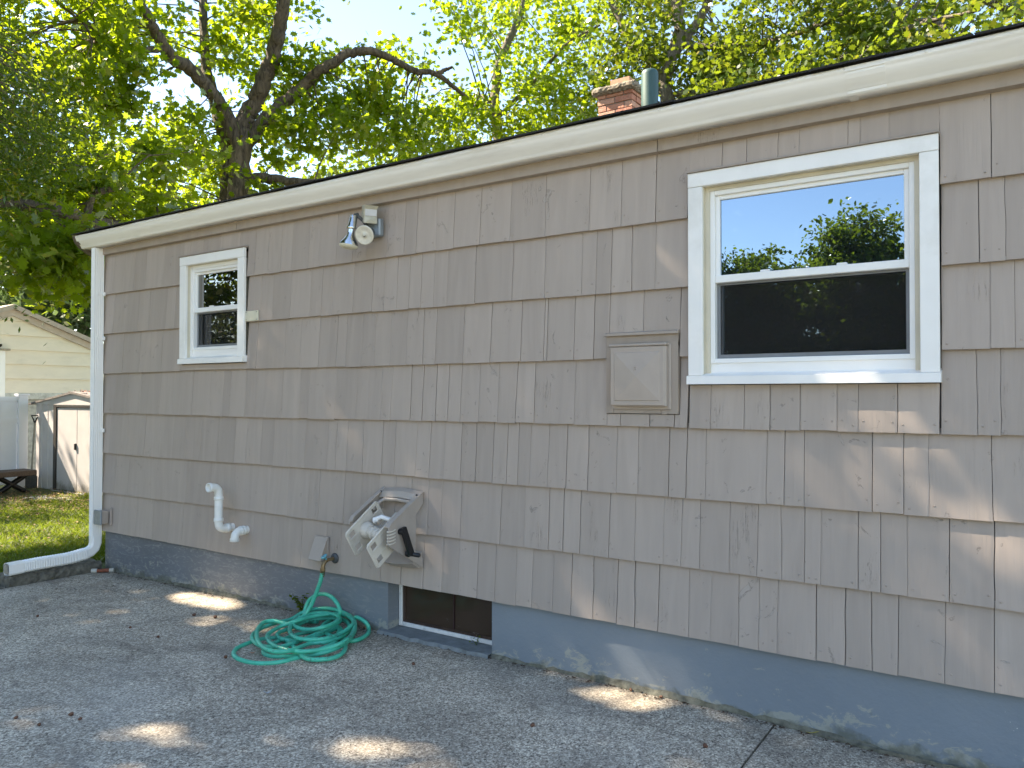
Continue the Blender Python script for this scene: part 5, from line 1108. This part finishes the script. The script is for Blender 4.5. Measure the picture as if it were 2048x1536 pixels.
loc = make_tree('locust_tree', 'drooping dark-leaved locust reaching into the left edge of the view', 'tree', (lx, ly, gy), lm, cl, 62, .42, .155, 'oval', 'leaf_locust', 'bark_oak', .45, shade_keep, .35, droop=.25)
cl = in_frame_clumps([(-260, -20, -80, 560, 8.5, 12, 60), (-60, 75, 20, 390, 8, 11, 46), (40, 130, 150, 330, 8.5, 11, 12)])
P, N, T, Sz = clump_leaves(cl, 125, .30, .066, .35, shade_keep, .5); leaves('hanging_foliage', P, N, Sz, 'long', 'leaf_locust', loc, T)
lb = MB()
for c in cl:
    a = c+Vector((-.5, -.5, .45)); lb.tube([a, c.lerp(a, .5)+Vector((0, 0, .08)), c], [.012, .008, .003], 4, cap=False)
lb.build('hanging_twigs', 'bark_oak', loc, kind='stuff')
# second shade tree in the neighbour's front yard, thinner: it dapples lawn, fence and shed
lx, ly = -21.5, .8
cl = ellip_clumps((lx, ly, 8.0), (4.8, 3.4, 2.8), 170)
lm = [([Vector((lx, ly, gy)), Vector((lx, ly, 3)), Vector((lx+.2, ly+.1, 6)), Vector((lx, ly, 10))], .24, .08), ([Vector((lx, ly, 4)), Vector((lx+2, ly+.8, 6.4)), Vector((lx+3.6, ly+1.4, 8))], .12, .04), ([Vector((lx, ly, 4)), Vector((lx-2, ly-.8, 6.4)), Vector((lx-3.6, ly-1.4, 8))], .12, .04)]
make_tree('maple_tree', 'round-crowned maple in the neighbouring yard, outside the view to the left', 'tree', (lx, ly, gy), lm, cl, 60, .45, .17, 'oval', 'leaf_maple', 'bark_maple', .5, None, .3)
# far trees beyond the neighbour's house
for k, (px_, py_, D, rx, rz, mat_, lab) in enumerate([(60, 560, 30, 3.2, 3.4, 'leaf_far', 'dark green tree beyond the cream gable, nearest the left edge'), (170, 600, 27, 2.6, 2.6, 'leaf_far', 'bluish-green bushy tree beyond the shed, beside the downspout'), (110, 430, 33, 4.0, 3.6, 'leaf_maple', 'tall lighter tree showing through the oak above the cream gable'), (300, 470, 30, 4.0, 4.2, 'leaf_maple', 'broad green tree hidden low behind the house roof, left part'), (760, 430, 27, 3.2, 3.0, 'leaf_maple', 'rounded green tree low behind the roof, right of the oak trunk')]):
    c = at(px_, py_, D); cl = ellip_clumps(c, (rx, rx, rz), 120)
    make_tree('background_tree', lab, 'tree', (c.x, c.y, gy), [([Vector((c.x, c.y, gy)), Vector((c.x, c.y, c.z*.5)), c], .2, .06)], cl, 60, .6, .20, 'hex', mat_, 'bark_maple', .5, None, .2)
# trees behind the camera: window reflections, left ones enlarged to block sky light
for k, (x, y, h, rx, lab) in enumerate([(-5.5, -25, 9.3, 1.8, 'tall round-headed tree across the yard mirrored in the large window'), (-9.2, -26, 8.3, 2.3, 'middling tree left of the tall one in the large window reflection'), (-12.3, -25, 9.4, 1.4, 'dark tree mirrored at the left edge of the large window'), (-2.6, -27, 7.4, 2.6, 'low spreading tree behind the camera, right of the tall one'), (3, -26, 7, 3.4, 'broad tree behind the camera to the right'), (-17, -24, 13, 4.6, 'broad dark tree behind the camera far to the left'), (-25, -9, 15, 5.2, 'dense dark tree mirrored in the small window, enlarged to block sky light'), (-30, -3.5, 15, 5.0, 'tall unseen tree left of the view, enlarged to block sky light'), (-22, -16, 14, 5.0, 'unseen tree at the back corner of the side yard, enlarged to block sky light')]):
    cl = ellip_clumps((x, y, h*.56), (rx, rx*.8, h*.42), int(190+max(0, rx-3.5)*110)); 
    make_tree('yard_tree', lab, 'tree', (x, y, gy), [([Vector((x, y, gy)), Vector((x, y, h*.4)), Vector((x, y, h*.8))], .2, .06)], cl, 130, .40, .17, 'hex', 'leaf_maple', 'bark_maple', .5, None, .15)
cl = [Vector((rng.uniform(-34, 10), rng.uniform(-31, -28), rng.uniform(.2, 7.2))) for _ in range(620)]+[Vector((rng.uniform(-33, -30), rng.uniform(-28, 4), rng.uniform(.2, 5.5))) for _ in range(300)]
P, N, T, Sz = clump_leaves(cl, 55, .7, .3, .4); hg = leaves('far_woods', P, N, Sz, 'hex', 'leaf_far', None, T); hg['kind'] = 'stuff'; hg['label'] = 'dense green woods edge far behind the camera'; hg['category'] = 'woods'

# ------------------------------------------------------------------ grass blades where the lawn shows
n = 52000
X = -6.92-rng.random(n)**1.0*6.8; Y = rng.uniform(2.6, 7.4, n)
u = rng.random(n); X[:9000] = -6.86-u[:9000]*1.6; Y[:9000] = rng.uniform(2.3, 4.6, 9000)
bare = (np.sin(X*1.3+.5)*np.cos(Y*1.1) > .25) & (X < -10.5); m_ = ~(bare & (rng.random(n) < .75)) & ~((X > -6.99) & (Y > 3.6)) ; X, Y = X[m_], Y[m_]; n = len(X)
Z = np.array([lawn_z(a, b) for a, b in zip(X, Y)]); h = rng.uniform(.025, .065, n); a = rng.uniform(0, 6.28, n); w = rng.uniform(.002, .0045, n)
dx, dy = np.cos(a)*w, np.sin(a)*w; lx_, ly_ = rng.normal(0, .018, n), rng.normal(0, .018, n)
V = np.stack([np.stack([X-dx, Y-dy, Z-.005], 1), np.stack([X+dx, Y+dy, Z-.005], 1), np.stack([X+dx*.6+lx_*.6, Y+dy*.6+ly_*.6, Z+h*.6], 1), np.stack([X+lx_*1.6, Y+ly_*1.6, Z+h], 1)], 1).reshape(-1, 3).astype(np.float32)
me = bpy.data.meshes.new('grass'); me.vertices.add(4*n); me.vertices.foreach_set('co', V.ravel()); me.loops.add(4*n); me.loops.foreach_set('vertex_index', np.arange(4*n, dtype=np.int32)); me.polygons.add(n)
me.polygons.foreach_set('loop_start', np.arange(0, 4*n, 4, dtype=np.int32)); me.polygons.foreach_set('loop_total', np.full(n, 4, np.int32))
at_ = me.attributes.new('tone', 'FLOAT', 'FACE'); at_.data.foreach_set('value', np.clip(.5+.25*np.sin(X*1.1)*np.cos(Y*1.7)+rng.normal(0, .25, n), 0, 1).astype(np.float32)); me.update(calc_edges=True)
me.materials.append(M['grass']); go = bpy.data.objects.new('grass', me); COL.objects.link(go); go['kind'] = 'stuff'; go['label'] = 'short green grass of the side lawn'; go['category'] = 'grass'
